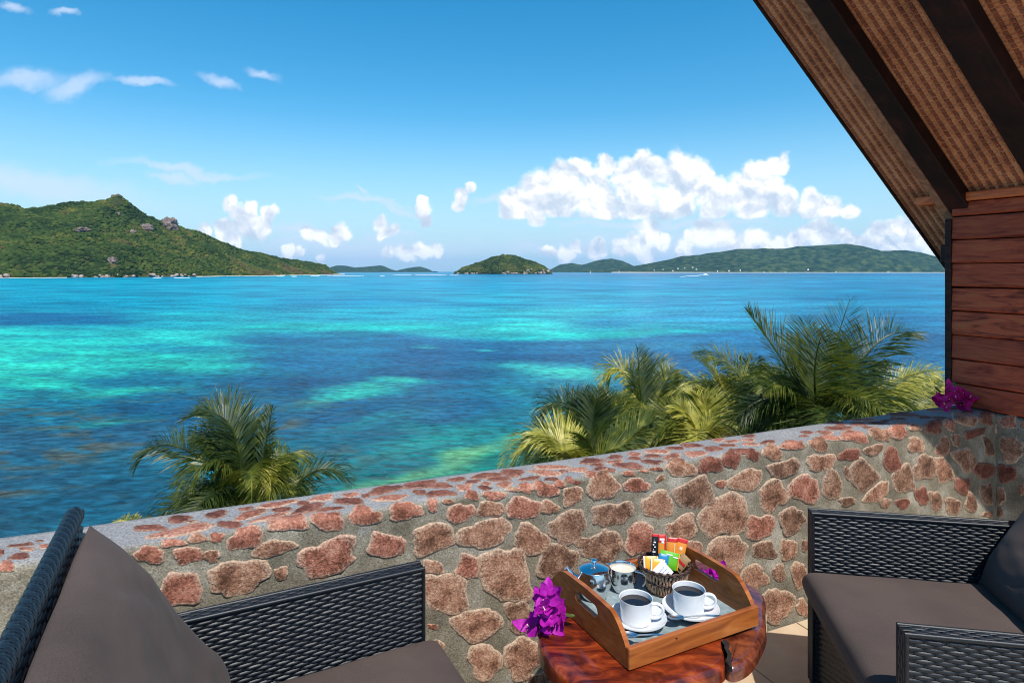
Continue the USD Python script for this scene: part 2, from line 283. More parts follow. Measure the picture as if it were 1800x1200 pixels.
ang = np.concatenate([np.radians(np.linspace(-48, 48, 420)), np.radians(np.linspace(48, 312, 90))[1:-1]])
rad = np.concatenate([[1.0], np.geomspace(12, 900, 420), np.geomspace(900, 42000, 130)[1:]])
R, A = np.meshgrid(rad, ang, indexing='ij')
sx, sy = (R * np.sin(A)).ravel(), (R * np.cos(A)).ravel()
yc = np.maximum(sy, 0.3 * np.hypot(sx, sy) + 1)
su, sv = 900 + FPX * np.clip(sx / yc, -1.2, 1.2), HORIZON + FPX * (EYE - SEA) / yc
scol = sea_colours(su, np.minimum(sv, 1400), sx, sy)
SEA_GAIN = 0.68
scol = np.where(scol < 0.04045, scol / 12.92, ((scol + 0.055) / 1.055) ** 2.4) * SEA_GAIN
scol = scol * np.array([0.90, 1.10, 0.97])
M_sea = usdkit.material(stage, '/World/Looks/sea_water', {
    'a': ('attribute', {'attribute': 'seabed'}), 'geo': ('geometry', {}),
    'm1': ('mapping', {'scale': (0.62, 1.05, 1.0), 'rotation': (0, 0, 0.25)}), 'n1': ('noise_texture', {'scale': 1.0, 'detail': 5.0, 'roughness': 0.62, 'distortion': 0.4}),
    'm2': ('mapping', {'scale': (0.05, 0.16, 1.0), 'rotation': (0, 0, 0.2)}), 'n2': ('noise_texture', {'scale': 1.0, 'detail': 5.0, 'roughness': 0.6}),
    'add': ('math', {'math_type': 'multiply_add', 'value2': 2.2}), 'b': ('bump', {'strength': 1.0, 'distance': 0.45}),
    'cr': ('map_range', {'from_min': 0.34, 'from_max': 0.66, 'to_min': 0.52, 'to_max': 1.48}),
    'mul': ('mix', {'mix_type': 'multiply', 'fac': 1.0}),
    'fr': ('fresnel', {'IOR': 1.33}), 'fm': ('math', {'math_type': 'multiply', 'value2': 0.42, 'use_clamp': True}), 'df': ('diffuse_bsdf', {}), 'gl': ('glossy_bsdf', {'color': (1, 1, 1), 'roughness': 0.12}), 'p': ('mix_closure', {})},
    [('geo.position', 'm1.vector'), ('m1.vector', 'n1.vector'), ('geo.position', 'm2.vector'), ('m2.vector', 'n2.vector'), ('n2.fac', 'add.value1'), ('n1.fac', 'add.value3'), ('add.value', 'b.height'),
     ('n1.fac', 'cr.value'), ('a.color', 'mul.color1'), ('cr.result', 'mul.color2'), ('mul.color', 'df.color'), ('b.normal', 'gl.normal'), ('b.normal', 'df.normal'), ('b.normal', 'fr.normal'), ('fr.fac', 'fm.value1'), ('fm.value', 'p.fac'), ('df.BSDF', 'p.closure1'), ('gl.BSDF', 'p.closure2')], surface='p.closure')
sv3 = np.stack([sx, sy, np.full_like(sx, SEA)], 1)
obj('sea', (sv3, grid_faces(len(rad), len(ang), True)[:, ::-1]), M_sea, smooth=True, label='turquoise and deep blue sea over sand and reef reaching the horizon', cat='sea', kind='structure', prim={'seabed': scol})

# ------------------------------------------------------------------ islands
def interp_profile(prof, u):
    p = np.array(prof, float); return np.interp(u, p[:, 0], p[:, 1])
def canopy_mat(name, stops, far=False, scale=0.02):
    return mat(name, stops, scale=scale, detail=6, rough=0.85, spec=0.1, coords='position', bump=(0.8 if far else 0.0), bump_scale=0.03, bump_dist=12.0)
def island_mesh(prof, shore, depth, e, ridge, nu, nw, rough_h, seed, power=0.85, ucols=None):
    """Hill rising from a shoreline (points u, row at the waterline) to a ridge whose skyline follows prof."""
    us = np.linspace(shore[0][0], shore[-1][0], nu)
    y = (EYE - SEA) * FPX / (interp_profile(shore, us) - HORIZON)
    S = np.stack([(us - 900) / FPX * y, y], 1)
    e = np.asarray(e, float) / np.linalg.norm(e)
    ws = np.concatenate([np.linspace(0, ridge, nw), np.linspace(ridge, 1, nw // 3 + 2)[1:]])
    P = S[None] + ws[:, None, None] * depth * e
    Rp = S + ridge * depth * e
    top = EYE + (HORIZON - interp_profile(prof, 900 + FPX * Rp[:, 0] / Rp[:, 1])) * Rp[:, 1] / FPX - SEA
    top = np.maximum(top, 0.5)
    g = np.where(ws < ridge, (ws / ridge) ** power, np.cos(np.clip((ws - ridge) / (1 - ridge), 0, 1) * math.pi / 2) ** 0.8)
    h = g[:, None] * top[None]
    nz = meshkit.fbm(np.concatenate([P / (depth * 0.22), np.zeros(P.shape[:2] + (1,))], 2), 5, seed) - 0.5
    h = h + nz * rough_h * (np.minimum(g, 1 - 0.72 * g) * 3)[:, None] * np.clip(top / top.max() * 2, 0, 1)[None]
    V = np.concatenate([P, (SEA - 0.6 + np.maximum(h, 0))[..., None]], 2)
    return V, grid_faces(len(ws), nu)
BLOBS = []
def forest(name, V, count, size, mats, label, seed, wmax, cat='forest', skip=None):
    r = rnd(seed); nw, nu = V.shape[:2]
    pi = UsdGeom.PointInstancer.Define(stage, '/World/' + numbered('/World', name))
    pos, sc, idx = [], [], []
    a = r.uniform(0.4, wmax, count); b = r.uniform(0, nu - 1.01, count)
    i, j = a.astype(int), b.astype(int); fa, fb = a - i, b - j
    i = np.minimum(i, nw - 2)
    p = (V[i, j] * ((1 - fa) * (1 - fb))[:, None] + V[i + 1, j] * (fa * (1 - fb))[:, None] + V[i, j + 1] * ((1 - fa) * fb)[:, None] + V[i + 1, j + 1] * (fa * fb)[:, None])
    keep = (p[:, 2] > SEA + 1.5)
    if skip is not None: keep &= ~skip(p)
    p = p[keep]; n = len(p)
    s = r.uniform(size[0], size[1], n) * np.where(r.random(n) < 0.07, 1.5, 1)
    for k, m in enumerate(mats):
        t = trimesh.creation.icosphere(2, 1.0); v = t.vertices
        v = v * (0.62 + 0.75 * meshkit.fbm(v * 1.9 + 20 * k, 3, 30 + k))[:, None] * [1, 1, 0.75]
        obj('tree_crown', (v, t.faces), m, pi.GetPrim(), smooth=True)
    pick = np.clip((meshkit.fbm(p / (size[1] * 14), 3, seed) * 2.2 - 0.6) * len(mats) + r.normal(0, 0.8, n), 0, len(mats) - 1).astype(int)
    pi.CreatePrototypesRel().SetTargets([c.GetPath() for c in pi.GetPrim().GetChildren()])
    pi.CreatePositionsAttr(Vt.Vec3fArray.FromNumpy(p.astype(np.float32)))
    pi.CreateScalesAttr(Vt.Vec3fArray.FromNumpy((s[:, None] * np.stack([np.ones(n), np.ones(n), r.uniform(0.7, 1.15, n)], 1)).astype(np.float32)))
    th = r.uniform(0, 2 * math.pi, n)
    pi.CreateOrientationsAttr(Vt.QuathArray([Gf.Quath(float(math.cos(t / 2)), 0, 0, float(math.sin(t / 2))) for t in th]))
    pi.CreateProtoIndicesAttr(Vt.IntArray.FromNumpy(pick.astype(np.int32)))
    meta(pi.GetPrim(), label, cat, kind='stuff')
    return pi
def lump(seed, squash=(1, 1, 1), sub=2, amp=0.5, sharp=1.5):
    t = trimesh.creation.icosphere(sub, 1.0); v = np.array(t.vertices)
    v = v * (1 - amp / 2 + amp * meshkit.fbm(v * sharp + seed * 3.7, 3, seed))[:, None]
    return v * squash, t.faces
F1 = canopy_mat('canopy_deep_green', [(.3, (.008, .019, .006)), (.5, (.020, .038, .009)), (.7, (.04, .062, .013))])
F2 = canopy_mat('canopy_mid_green', [(.3, (.018, .034, .008)), (.5, (.038, .062, .012)), (.7, (.075, .09, .018))])
F3 = canopy_mat('canopy_yellow_green', [(.3, (.04, .055, .012)), (.5, (.08, .09, .016)), (.7, (.14, .12, .026))])
F4 = canopy_mat('canopy_dry_brown', [(.2, (.05, .045, .018)), (.5, (.085, .066, .026)), (.8, (.13, .085, .045))])
SOIL = canopy_mat('island_undergrowth', [(.25, (.02, .034, .010)), (.5, (.05, .058, .016)), (.75, (.10, .075, .035))], scale=0.015)
GRANITE = mat('pink_granite', [(.25, (.20, .13, .115)), (.5, (.34, .25, .22)), (.75, (.46, .37, .32))], scale=0.25, rough=0.85, bump=0.6, bump_scale=0.8, bump_dist=0.6, coords='position')
GRANITE_DARK = mat('grey_violet_granite', [(.3, (.05, .045, .03)), (.5, (.15, .105, .09)), (.7, (.27, .20, .175))], scale=0.06, rough=0.85, bump=0.6, bump_scale=0.3, bump_dist=1.5, coords='position')
SAND = mat('coral_sand', [(.72, .62, .47), (.80, .72, .58)], scale=0.3, rough=0.9, coords='position')

profL = [(-900,330),(-600,350),(-300,372),(-100,352),(0,359),(22,362),(42,369),(75,365),(100,360),(130,359),(165,357),(190,353),(205,344),(222,356),(245,372),(275,384),(300,394),(340,404),(375,420),(420,441),(455,446),(500,455),(545,461),(572,466),(586,480),(700,480)]
shoreL = [(-700,489.5),(-200,489),(0,488.4),(200,487.6),(350,486.2),(480,484.4),(560,483.0),(600,482.4)]
VL, FL = island_mesh(profL, shoreL, 950.0, (-0.35, 1.0), 0.55, 320, 40, 48.0, 41, power=0.8)
obj('island_hill', (VL.reshape(-1, 3), FL), SOIL, smooth=True, label='large wooded island hill at the left, under its forest', cat='island', kind='structure')
def proj(p): return 900 + FPX * p[..., 0] / p[..., 1], HORIZON - FPX * (p[..., 2] - EYE) / p[..., 1]
def on_hill(V, u, v):
    U, W = proj(V); return V.reshape(-1, 3)[np.argmin(((U - u) ** 2 + (W - v) ** 2 * 2 + V[..., 1] * 0.002).ravel())]
outcrops = [(296,397,26,17,'large violet granite face on the upper slope of the left island'),(206,353,20,13,'dark granite crag just below the summit of the left island'),(256,402,18,9,'pale streaked granite slab in the middle of the left island'),(147,405,22,6,'small low granite ledge under the ridge of the left island'),(232,408,12,6,'little pale rock left of the streaked slab on the hillside'),(207,378,8,5,'single pale boulder below the summit crag'),(196,462,14,9,'dark boulder heap low in the forest of the left island')]
OUT = [on_hill(VL, u, v) for u, v, *_ in outcrops]
def clear_of_rock(p):
    m = np.zeros(len(p), bool)
    for q, (u, v, a, b, _) in zip(OUT, outcrops):
        pu, pv = proj(p); m |= (((pu - u) / (a * 0.55)) ** 2 + ((pv - v - 1) / (b * 0.6)) ** 2 < 1) & (np.abs(p[:, 1] - q[1]) < 140)
    return m
forest('forest', VL, 23000, (3.6, 7.6), [F1, F1, F2, F2, F2, F3, F4], 'dense green forest covering the large left island', 51, 43, skip=clear_of_rock)
for k, (q, (u, v, a, b, lab)) in enumerate(zip(OUT, outcrops)):
    s = q[1] / FPX
    vv, ff = lump(60 + k, (a * s * 0.55, a * s * 0.5, b * s * 0.85), 3, 1.0, 3.0)
    obj('rock_outcrop', (vv + q + [0, 2, 0], ff), GRANITE_DARK, smooth=35, label=lab, cat='rock')
r = rnd(5)
def shore_y(shore, u): return (EYE - SEA) * FPX / (interp_profile(shore, u) - HORIZON)
for k in range(64):
    u = r.uniform(128, 350) if k < 54 else r.uniform(-10, 30)
    y = shore_y(shoreL, u) + r.uniform(-6, 18); s = r.uniform(2.2, 5.6) * (1.45 if r.random() < .25 else 1)
    vv, ff = lump(100 + k, (s, s, s * r.uniform(.6, .95)), 2, 0.6, 1.6)
    obj('boulder', (vv + [(u - 900) / FPX * y, y, SEA + s * .3 + max(0, r.uniform(-3, 6))], ff), GRANITE, smooth=40, label='pinkish granite boulder at the waterline below the left island forest', cat='boulder', group='granite boulders along the left island shore')
def strip(us, shore, off0, off1, z0, z1, jit, seed):
    u = np.linspace(*us, 60); y = shore_y(shore, u); rr = meshkit.fbm(np.stack([u / 14, u * 0, u * 0], 1), 3, seed) - 0.5
    a = np.stack([(u - 900) / FPX * (y + off0 + jit * rr), y + off0 + jit * rr, np.full(60, z0)], 1)
    b = np.stack([(u - 900) / FPX * (y + off1), y + off1, np.full(60, z1)], 1)
    m = (a + b) / 2; m[:, 2] += 0.25
    return np.vstack([a, m, b]), grid_faces(3, 60)
obj('beach', strip((-200, 118), shoreL, -14, 16, SEA - .1, SEA + 1.4, 8, 1), SAND, smooth=True, label='strip of white sand at the far left of the island shore', cat='beach', kind='structure')
obj('beach', strip((345, 606), shoreL, -26, 26, SEA - .1, SEA + 2.2, 16, 2), SAND, smooth=True, label='long pale beach along the low right point of the left island', cat='beach', kind='structure')

profM = [(796,483),(805,477),(815,470),(832,465),(850,458),(868,452),(885,449),(905,450),(922,456),(940,461),(955,467),(965,475),(972,483)]
shoreM = [(798,481.6),(880,482.0),(970,481.7)]
VM, FM = island_mesh(profM, shoreM, 420.0, (0, 1), 0.5, 90, 22, 14.0, 42, power=0.62)
obj('island_hill', (VM.reshape(-1, 3), FM), SOIL, smooth=True, label='small round wooded islet in the middle of the bay', cat='island', kind='structure')
forest('forest', VM, 3200, (4.0, 8.0), [F1, F1, F2, F3], 'dark green woods capping the small round islet', 52, 23)
for k in range(46):
    t = r.random()
    u = r.uniform(802, 985) if k < 30 else r.uniform(890, 968)
    y = shore_y(shoreM, min(u, 970)) + r.uniform(-34, 0); s = r.uniform(3.5, 8.5)
    zz = SEA + s * .25 + (r.uniform(0, 5) if k < 30 else r.uniform(4, 30) * (1 if u > 900 else .4))
    if k >= 30: y += (zz - SEA) * 1.6
    vv, ff = lump(200 + k, (s * 1.1, s, s * r.uniform(.6, 1.0)), 2, 0.6, 1.6)
    obj('boulder', (vv + [(u - 900) / FPX * y, y, zz], ff), GRANITE, smooth=40, label='pale granite boulder around the foot of the small round islet', cat='boulder', group='granite boulders around the round islet')

FARG = canopy_mat('far_island_forest', [(.38, (.014, .030, .014)), (.5, (.028, .052, .020)), (.62, (.065, .09, .030))], far=True, scale=0.011)
def far_island(prof, row, depth, nu, label, seed, rough_h):
    shore = [(prof[0][0], row), (prof[-1][0], row)]
    V, F = island_mesh(prof, shore, depth, (0, 1), 0.5, nu, 26, rough_h, seed, power=0.7)
    obj('island_hill', (V.reshape(-1, 3), F), FARG, smooth=True, label=label, cat='island', kind='structure')
    return V
profR = [(1060,478),(1095,470),(1120,467),(1160,460),(1200,452),(1225,450),(1260,445),(1300,438),(1340,435),(1380,436),(1420,434),(1460,430),(1490,428),(1515,432),(1545,441),(1590,440),(1610,444),(1640,456),(1670,466),(1720,470),(1800,476)]
VR = far_island(profR, 479.1, 2600.0, 260, 'long blue green mountainous island along the right horizon', 71, 110.0)
far_island([(962,476.5),(985,466),(1005,463),(1025,466),(1050,458),(1075,455),(1095,459),(1115,470),(1135,476.5)], 478.6, 2400.0, 100, 'lower hazy island beside the left end of the long island', 72, 60.0)
far_island([(560,475),(585,467),(600,466),(618,471),(640,469),(668,466),(690,475),(700,477)], 478.45, 2400.0, 90, 'distant hazy island just right of the sandy point', 73, 50.0)
far_island([(690,476.8),(705,474),(720,471),(738,469),(752,474),(756,477)], 478.4, 1600.0, 60, 'distant small hazy island between the sandy point and the islet', 74, 40.0)
WHITE_PAINT = mat('white_paint', [(.74, .73, .70), (.80, .79, .77)], scale=3, rough=0.5)
ROOF_RED = mat('rust_red_roof', [(.30, .10, .07), (.40, .16, .10)], scale=1, rough=0.8)
HOUSES = [(1088,477.2),(1150,475),(1165,474),(1183,476),(1192,473),(1203,471.5),(1216,471),(1224,474),(1262,476.6),(1281,477),(1300,476),(1342,477.3),(1354,477),(1380,477.5),(1419,476.4),(1432,477.2),(1470,477.4),(1487,476.6),(1502,477),(1553,476.2),(1560,477),(1603,477.3)]
for k, (u, v) in enumerate(HOUSES):
    q = on_hill(VR, u, v); w, dd, hh = r.uniform(11, 22), r.uniform(9, 14), r.uniform(6, 10)
    t = thing('seaside_house', 'tiny white house on the shore of the long island', 'house', q + [0, -12, 0], r.uniform(-.4, .4), 'white houses along the far shore')
    obj('wall', box(-w / 2, w / 2, -dd / 2, dd / 2, -6, hh), WHITE_PAINT, t)
    rv = np.array([[-w * .55, -dd * .58, hh], [w * .55, -dd * .58, hh], [w * .55, dd * .58, hh], [-w * .55, dd * .58, hh], [-w * .25, 0, hh * 1.5], [w * .25, 0, hh * 1.5]])
    obj('roof', (rv, np.array([[0, 1, 5], [0, 5, 4], [1, 2, 5], [2, 3, 4], [2, 4, 5], [3, 0, 4], [0, 3, 2], [0, 2, 1]])), ROOF_RED if k % 3 == 0 else WHITE_PAINT, t)
obj('beach', strip((1075, 1700), [(1060, 479.1), (1800, 479.1)], -60, 40, SEA, SEA + 6, 60, 9), SAND, smooth=True, label='thin pale beach at the foot of the long island', cat='beach', kind='structure')
FOAM = mat('sea_foam', [(.75, .80, .82), (.88, .9, .9)], scale=0.3, rough=0.7, coords='position')
def foam(pieces, label, name='surf', seed=0):
    a = Acc(); rr = rnd(seed)
    for u0, v0, u1, v1, th in pieces:
        n = 22; t = np.linspace(0, 1, n); u = u0 + (u1 - u0) * t; v = v0 + (v1 - v0) * t
        k = np.sin(np.pi * np.clip(t, .02, .98)) ** .6 * (0.25 + 1.1 * meshkit.fbm(np.stack([t * 9 + seed, t * 0, t * 0], 1), 3, int(u0)))
        th = th * .62
        top = np.array([on_z(x, y - th * q / 2, SEA + 0.3) for x, y, q in zip(u, v, k)]); bot = np.array([on_z(x, y + th * q / 2, SEA + 0.05) for x, y, q in zip(u, v, k)])
        mid = (top + bot) / 2 + [0, 0, 0.8]
        a.add(np.vstack([bot, mid, top]), grid_faces(3, n)[:, ::-1])
    obj(name, a, FOAM, smooth=True, label=label, cat='surf', kind='stuff')
foam([(268, 488.6, 284, 488.6, 1.0), (305, 488.4, 335, 488.3, 1.5), (486, 485.6, 500, 485.5, 1.5), (512, 485.8, 522, 485.8, 1.4), (545, 485.3, 562, 485.0, 1.4), (575, 484.8, 640, 484.6, .6)], 'white surf lines breaking off the beach of the left island', seed=1)
foam([(668, 484.4, 676, 484.4, 1.0), (690, 483.4, 724, 483.6, 1.0), (728, 483.3, 785, 482.5, 1.2), (790, 482.6, 806, 482.7, .8)], 'white surf line on the reef left of the round islet', seed=2)
foam([(1236, 482.2, 1246, 482.6, 2.2), (1243, 483.0, 1196, 486.6, .45)], 'white foaming wake trailing from the motorboat', 'boat_wake', 3)
bq = on_z(1240, 482.0, SEA)
t = thing('motorboat', 'white motorboat speeding across the bay before the long island', 'boat', bq, 0.3)
hull = []
for x, wd, z0, z1 in [(-8, 2.0, 0, 2.0), (-3, 2.3, -.2, 2.1), (3, 2.0, 0, 2.6), (7, .9, .8, 3.1), (9, .05, 2.2, 3.4)]:
    hull += [(x, -wd, z1), (x, -wd * .6, z0), (x, wd * .6, z0), (x, wd, z1)]
obj('hull', (np.array(hull), np.vstack([grid_faces(5, 4), [[0, 1, 2, 3]], [[3, 7, 4, 0]], [[7, 11, 8, 4]], [[11, 15, 12, 8]], [[15, 19, 16, 12]]])), WHITE_PAINT, t)
obj('cabin', bevel_box(-4, 2, -1.5, 1.5, 2.1, 4.6, .3), WHITE_PAINT, t)
bq = on_z(1038, 479.8, SEA)
t = thing('sailboat', 'tiny white sailboat off the lower hazy island', 'boat', bq, 0.2)
obj('hull', (np.array(hull) * [.8, .7, .8], np.vstack([grid_faces(5, 4), [[0, 1, 2, 3]], [[3, 7, 4, 0]], [[7, 11, 8, 4]], [[11, 15, 12, 8]], [[15, 19, 16, 12]]])), WHITE_PAINT, t)
obj('mast', tube([(0, 0, 1), (0, 0, 24)], .25, 6), WHITE_PAINT, t)
obj('sail', (np.array([(-.3, 0, 3), (-8, .8, 3), (-.3, 0, 23), (-.3, .3, 3), (-8, 1.1, 3), (-.3, .3, 23)]), np.array([[0, 1, 2], [3, 5, 4], [0, 3, 4], [0, 4, 1], [1, 4, 5], [1, 5, 2], [2, 5, 3], [2, 3, 0]])), WHITE_PAINT, t)

M_haze = usdkit.material(stage, '/World/Looks/air', {'v': ('principled_volume', {'color': (0.22, 0.60, 1.0), 'density': 1.6e-5, 'anisotropy': 0.1})}, [], volume='v.volume')
obj('haze', box(-43000, 43000, -43000, 43000, SEA - 1.5, 900), M_haze, label='pale blue sea haze softening the far islands', cat='haze', kind='stuff')

# ------------------------------------------------------------------ hillside below the balcony, house frame of reference
AW = math.atan2(0.408, 0.913)
D = np.array([math.cos(AW), math.sin(AW)]); Nn = np.array([-D[1], D[0]])     # along the parapet (to the right), and outward to the sea
C2 = np.array([2.538, 3.277]); ZT, TH = 0.76, 0.22                            # inner corner of parapet and side wall; parapet top and thickness
CN, CD = float(C2 @ Nn), float(C2 @ D)
def hp(s, q, z):
    """House point: s along the parapet from the corner, q outward from its inner face, z up."""
    s, q, z = np.broadcast_arrays(np.asarray(s, float), np.asarray(q, float), np.asarray(z, float))
    return np.stack([C2[0] + s * D[0] + q * Nn[0], C2[1] + s * D[1] + q * Nn[1], z], -1)
hx, hq = np.meshgrid(np.linspace(-40, 40, 90), np.concatenate([np.linspace(-30, .6, 12), np.linspace(.9, 45, 60)]), indexing='ij')
P = hp(hx, hq, 0 * hx)
hz = -0.7 - np.where(hq > .6, (hq - .6) * 0.62, 0) + (meshkit.fbm(P / 3.0, 4, 9) - .5) * np.clip(hq - .6, 0, 3) * .6
P[..., 2] = np.where(hq > 0, hz, -0.9)
M_earth = mat('hillside_earth', [(.3, (.03, .04, .012)), (.5, (.07, .06, .03)), (.7, (.12, .085, .05))], scale=0.8, rough=0.95, bump=.7, bump_dist=.2, coords='position')
obj('hillside', (P.reshape(-1, 3), grid_faces(*hx.shape)[:, ::-1]), M_earth, smooth=True, label='steep overgrown slope between the balcony and the sea', cat='hillside', kind='structure')
def ground_z(x, y):
    q = np.array([x, y]) @ Nn - CN; return -0.7 - max(0, (q - .6) * .62)

# ------------------------------------------------------------------ coconut palms
def leaf_mat(name, stops, trans):
    return usdkit.material(stage, '/World/Looks/' + name, {'geo': ('geometry', {}), 'n': ('noise_texture', {'scale': 5.0, 'detail': 5.0, 'roughness': .65}), 'r': ('rgb_ramp', {'ramp': stops}),
        'p': ('principled_bsdf', {'roughness': 0.4, 'specular_ior_level': 0.4}), 't': ('translucent_bsdf', {'color': trans}), 'm': ('mix_closure', {'fac': 0.3})},
        [('geo.position', 'n.vector'), ('n.fac', 'r.fac'), ('r.color', 'p.base_color'), ('p.BSDF', 'm.closure1'), ('t.BSDF', 'm.closure2')], surface='m.closure')
PALM = [leaf_mat('palm_leaf_dark', [(.34, (.012, .026, .006)), (.52, (.036, .060, .011)), (.68, (.11, .125, .022))], (.10, .14, .012)),
        leaf_mat('palm_leaf_green', [(.34, (.028, .050, .008)), (.52, (.10, .125, .017)), (.68, (.30, .29, .055))], (.20, .22, .02)),
        leaf_mat('palm_leaf_yellow', [(.34, (.12, .135, .016)), (.52, (.36, .34, .05)), (.68, (.66, .58, .18))], (.38, .35, .04))]
DEADLEAF = leaf_mat('palm_leaf_dry', [(.3, (.10, .06, .03)), (.55, (.20, .13, .06)), (.75, (.34, .24, .13))], (.16, .10, .04))
STALK = mat('palm_stalk', [(.20, .17, .06), (.34, .28, .12)], scale=5, rough=.6, coords='position')
BARK = mat('palm_bark', [(.14, .12, .10), (.26, .23, .19)], scale=4, rough=.9, bump=.6, coords='position')
def frond_mesh(pts, centre, L, n, rr, droop=0.5, lean=0.55, roll=0.0, tilt=0.0):
    pts = np.asarray(pts, float); m = 40
    P = bez(*pts, m); T = np.gradient(P, axis=0); T /= np.linalg.norm(T, axis=1)[:, None]
    out = pts[2] - centre; out[2] = 0; out /= np.linalg.norm(out) + 1e-9
    a = Acc(); a.add(*tube(P, np.linspace(.030, .006, m), 5))
    for k in range(n):
        t = 0.10 + 0.90 * (k + rr.random() * .5) / n; i = min(int(t * (m - 1)), m - 2); fr = t * (m - 1) - i
        p = P[i] * (1 - fr) + P[i + 1] * fr; tg = T[i]
        up = np.array([0, -tilt, 1.0]) - 0.5 * out; up -= (up @ tg) * tg; up /= np.linalg.norm(up)
        side = np.cross(tg, up)
        ln = L * (math.sin(math.pi * min(1, .18 + .80 * t)) ** .6) * (1 - .35 * t) * rr.uniform(.72, 1.12)
        for sg in (-1, 1):
            f = lean + .55 * t + rr.normal(0, .07)
            d0 = sg * side * math.cos(f) + tg * math.sin(f) + up * (0.22 + roll * sg + rr.normal(0, .06)); d0 /= np.linalg.norm(d0)
            d1 = d0 + np.array([0, 0, -droop * rr.uniform(.3, 2.0)]); d1 /= np.linalg.norm(d1)
            d2 = d1 + np.array([0, 0, -droop * rr.uniform(.7, 1.6)]); d2 /= np.linalg.norm(d2)
            w = np.cross(d0, up); w = w / (np.linalg.norm(w) + 1e-9)
            wv = (0.4 * w + 0.9 * tg * (1 if sg > 0 else -1)); wv /= np.linalg.norm(wv); wd = .023 * max(.5, min(1.2, L / .9))
            q0, q1, q2, q3 = p, p + d0 * ln * .38, p + d0 * ln * .38 + d1 * ln * .34, p + d0 * ln * .38 + d1 * ln * .34 + d2 * ln * .28
            a.add([q0 - wv * wd * .6, q0 + wv * wd * .6, q1 - wv * wd, q1 + wv * wd, q2 - wv * wd * .7, q2 + wv * wd * .7, q3], [[0, 1, 3], [0, 3, 2], [2, 3, 5], [2, 5, 4], [4, 5, 6]])
    return a
def palm(centre_px, depth, fronds, fill, label, seed, L=.85, fill_len=(2.6, 3.4), lift=(0.0, 1.1), sector=None, pal=(0, 1, 1, 2)):
    rr = rnd(seed); c = at_depth(*centre_px, depth); L *= 1.3
    gz = ground_z(c[0] + .4, c[1] + .3); base = np.array([c[0] + .4, c[1] + .3, gz - .3])
    t = thing('coconut_palm', label, 'palm tree', base)
    path = bez(base, (base + c) / 2 + [.15, 0, 0], c - [0, 0, .2], 14)
    obj('trunk', (to_local(tube(path, np.linspace(.20, .12, 14) * (1 + .05 * (np.arange(14) % 2)), 10)[0], base), tube(path, .1, 10)[1]), BARK, t, smooth=40)
    for (b, m, e, dd, shade, *opt) in fronds:
        pts = [at_depth(*b, depth), at_depth(*m, depth + dd * .45), at_depth(*e, depth + dd)]
        LL = opt[0] * 1.3 if opt else L
        v, f = frond_mesh(pts, c, LL, 100, rr, tilt=.45 if depth < 11.5 else .7, droop=(opt[1] if len(opt) > 1 else .45) * .55).get()
        obj('frond', (to_local(v, base), f), PALM[shade], t)
    for k in range(int(fill * 2.6)):
        az = rr.uniform(*(sector or (0, 2 * math.pi))); el = rr.uniform(*lift); ln = rr.uniform(*fill_len)
        h = np.array([math.cos(az), math.sin(az), 0])
        e = c + ln * (h * math.cos(el * .6) + [0, 0, math.sin(el) - .55 * math.cos(el)])
        m = c + ln * .5 * (h * math.cos(el) + [0, 0, math.sin(el) + .10])
        v, f = frond_mesh([c, m, e], c, L, 84, rr, tilt=.35, droop=.32).get()
        obj('frond', (to_local(v, base), f), DEADLEAF if rr.random() < .07 else PALM[pal[rr.integers(len(pal))]], t)
    return t
palm((425, 875), 11.0, [((400, 850), (300, 782), (233, 832), .3, 0, .62), ((425, 880), (402, 745), (323, 738), -.2, 0, .75, .2), ((428, 870), (412, 760), (352, 712), .6, 1, .7, .2), ((450, 890), (464, 800), (479, 714), .2, 0, .55), ((480, 905), (555, 828), (618, 850), .2, 0, .55), ((440, 890), (375, 812), (312, 890), -1.0, 1, .62, .8), ((430, 850), (470, 830), (470, 900), -.8, 2, .6, .8), ((420, 860), (440, 830), (440, 905), -1.2, 1, .6, .9), ((450, 870), (500, 800), (520, 840), .8, 1, .6, .8), ((428, 870), (420, 790), (405, 738), .9, 0, .6, .2), ((425, 880), (385, 790), (350, 775), -.3, 0, .7, .5), ((450, 900), (470, 840), (500, 815), .3, 0, .6, .4)],
     9, 'dark windblown coconut palm rising alone behind the left armchair', 1, L=.6, fill_len=(1.5, 2.2), lift=(-.4, .3), pal=(0, 0, 0, 1))
palm((1438, 735), 13.0, [((1436, 735), (1374, 632), (1313, 546), .2, 0, .95, .2), ((1440, 735), (1462, 630), (1494, 526), .6, 0, .9, .12), ((1440, 740), (1432, 655), (1446, 586), -1.3, 1, 1.05, .35), ((1460, 735), (1535, 610), (1602, 588), .2, 0, .9, .35), ((1470, 745), (1560, 675), (1650, 650), -.1, 2, .75, .5), ((1430, 720), (1425, 620), (1408, 560), 1.2, 0, .8, .2), ((1480, 745), (1580, 690), (1655, 700), .6, 1, .7, .5), ((1440, 740), (1500, 650), (1535, 640), .8, 0, .8, .5), ((1430, 740), (1380, 680), (1340, 690), -.6, 1, .8, .6)],
     12, 'tallest coconut palm with upright fronds above the right end of the parapet', 2, L=.85, fill_len=(1.8, 2.6), lift=(-.3, .5), pal=(0, 0, 1))
palm((1318, 735), 15.0, [((1318, 735), (1314, 680), (1330, 628), .3, 0, .75), ((1320, 735), (1290, 650), (1222, 624), .1, 1, .8, .5), ((1315, 735), (1275, 690), (1262, 658), -.8, 2, .95), ((1310, 740), (1270, 705), (1212, 750), -1.0, 2, .9, .6), ((1318, 740), (1360, 690), (1392, 700), -.4, 2, .8), ((1320, 740), (1345, 690), (1340, 650), .6, 1, .8)],
     10, 'pale yellow green palm crown left of the tallest palm', 3, L=.85, fill_len=(1.8, 2.7), lift=(-.3, .5), pal=(1, 1, 2))
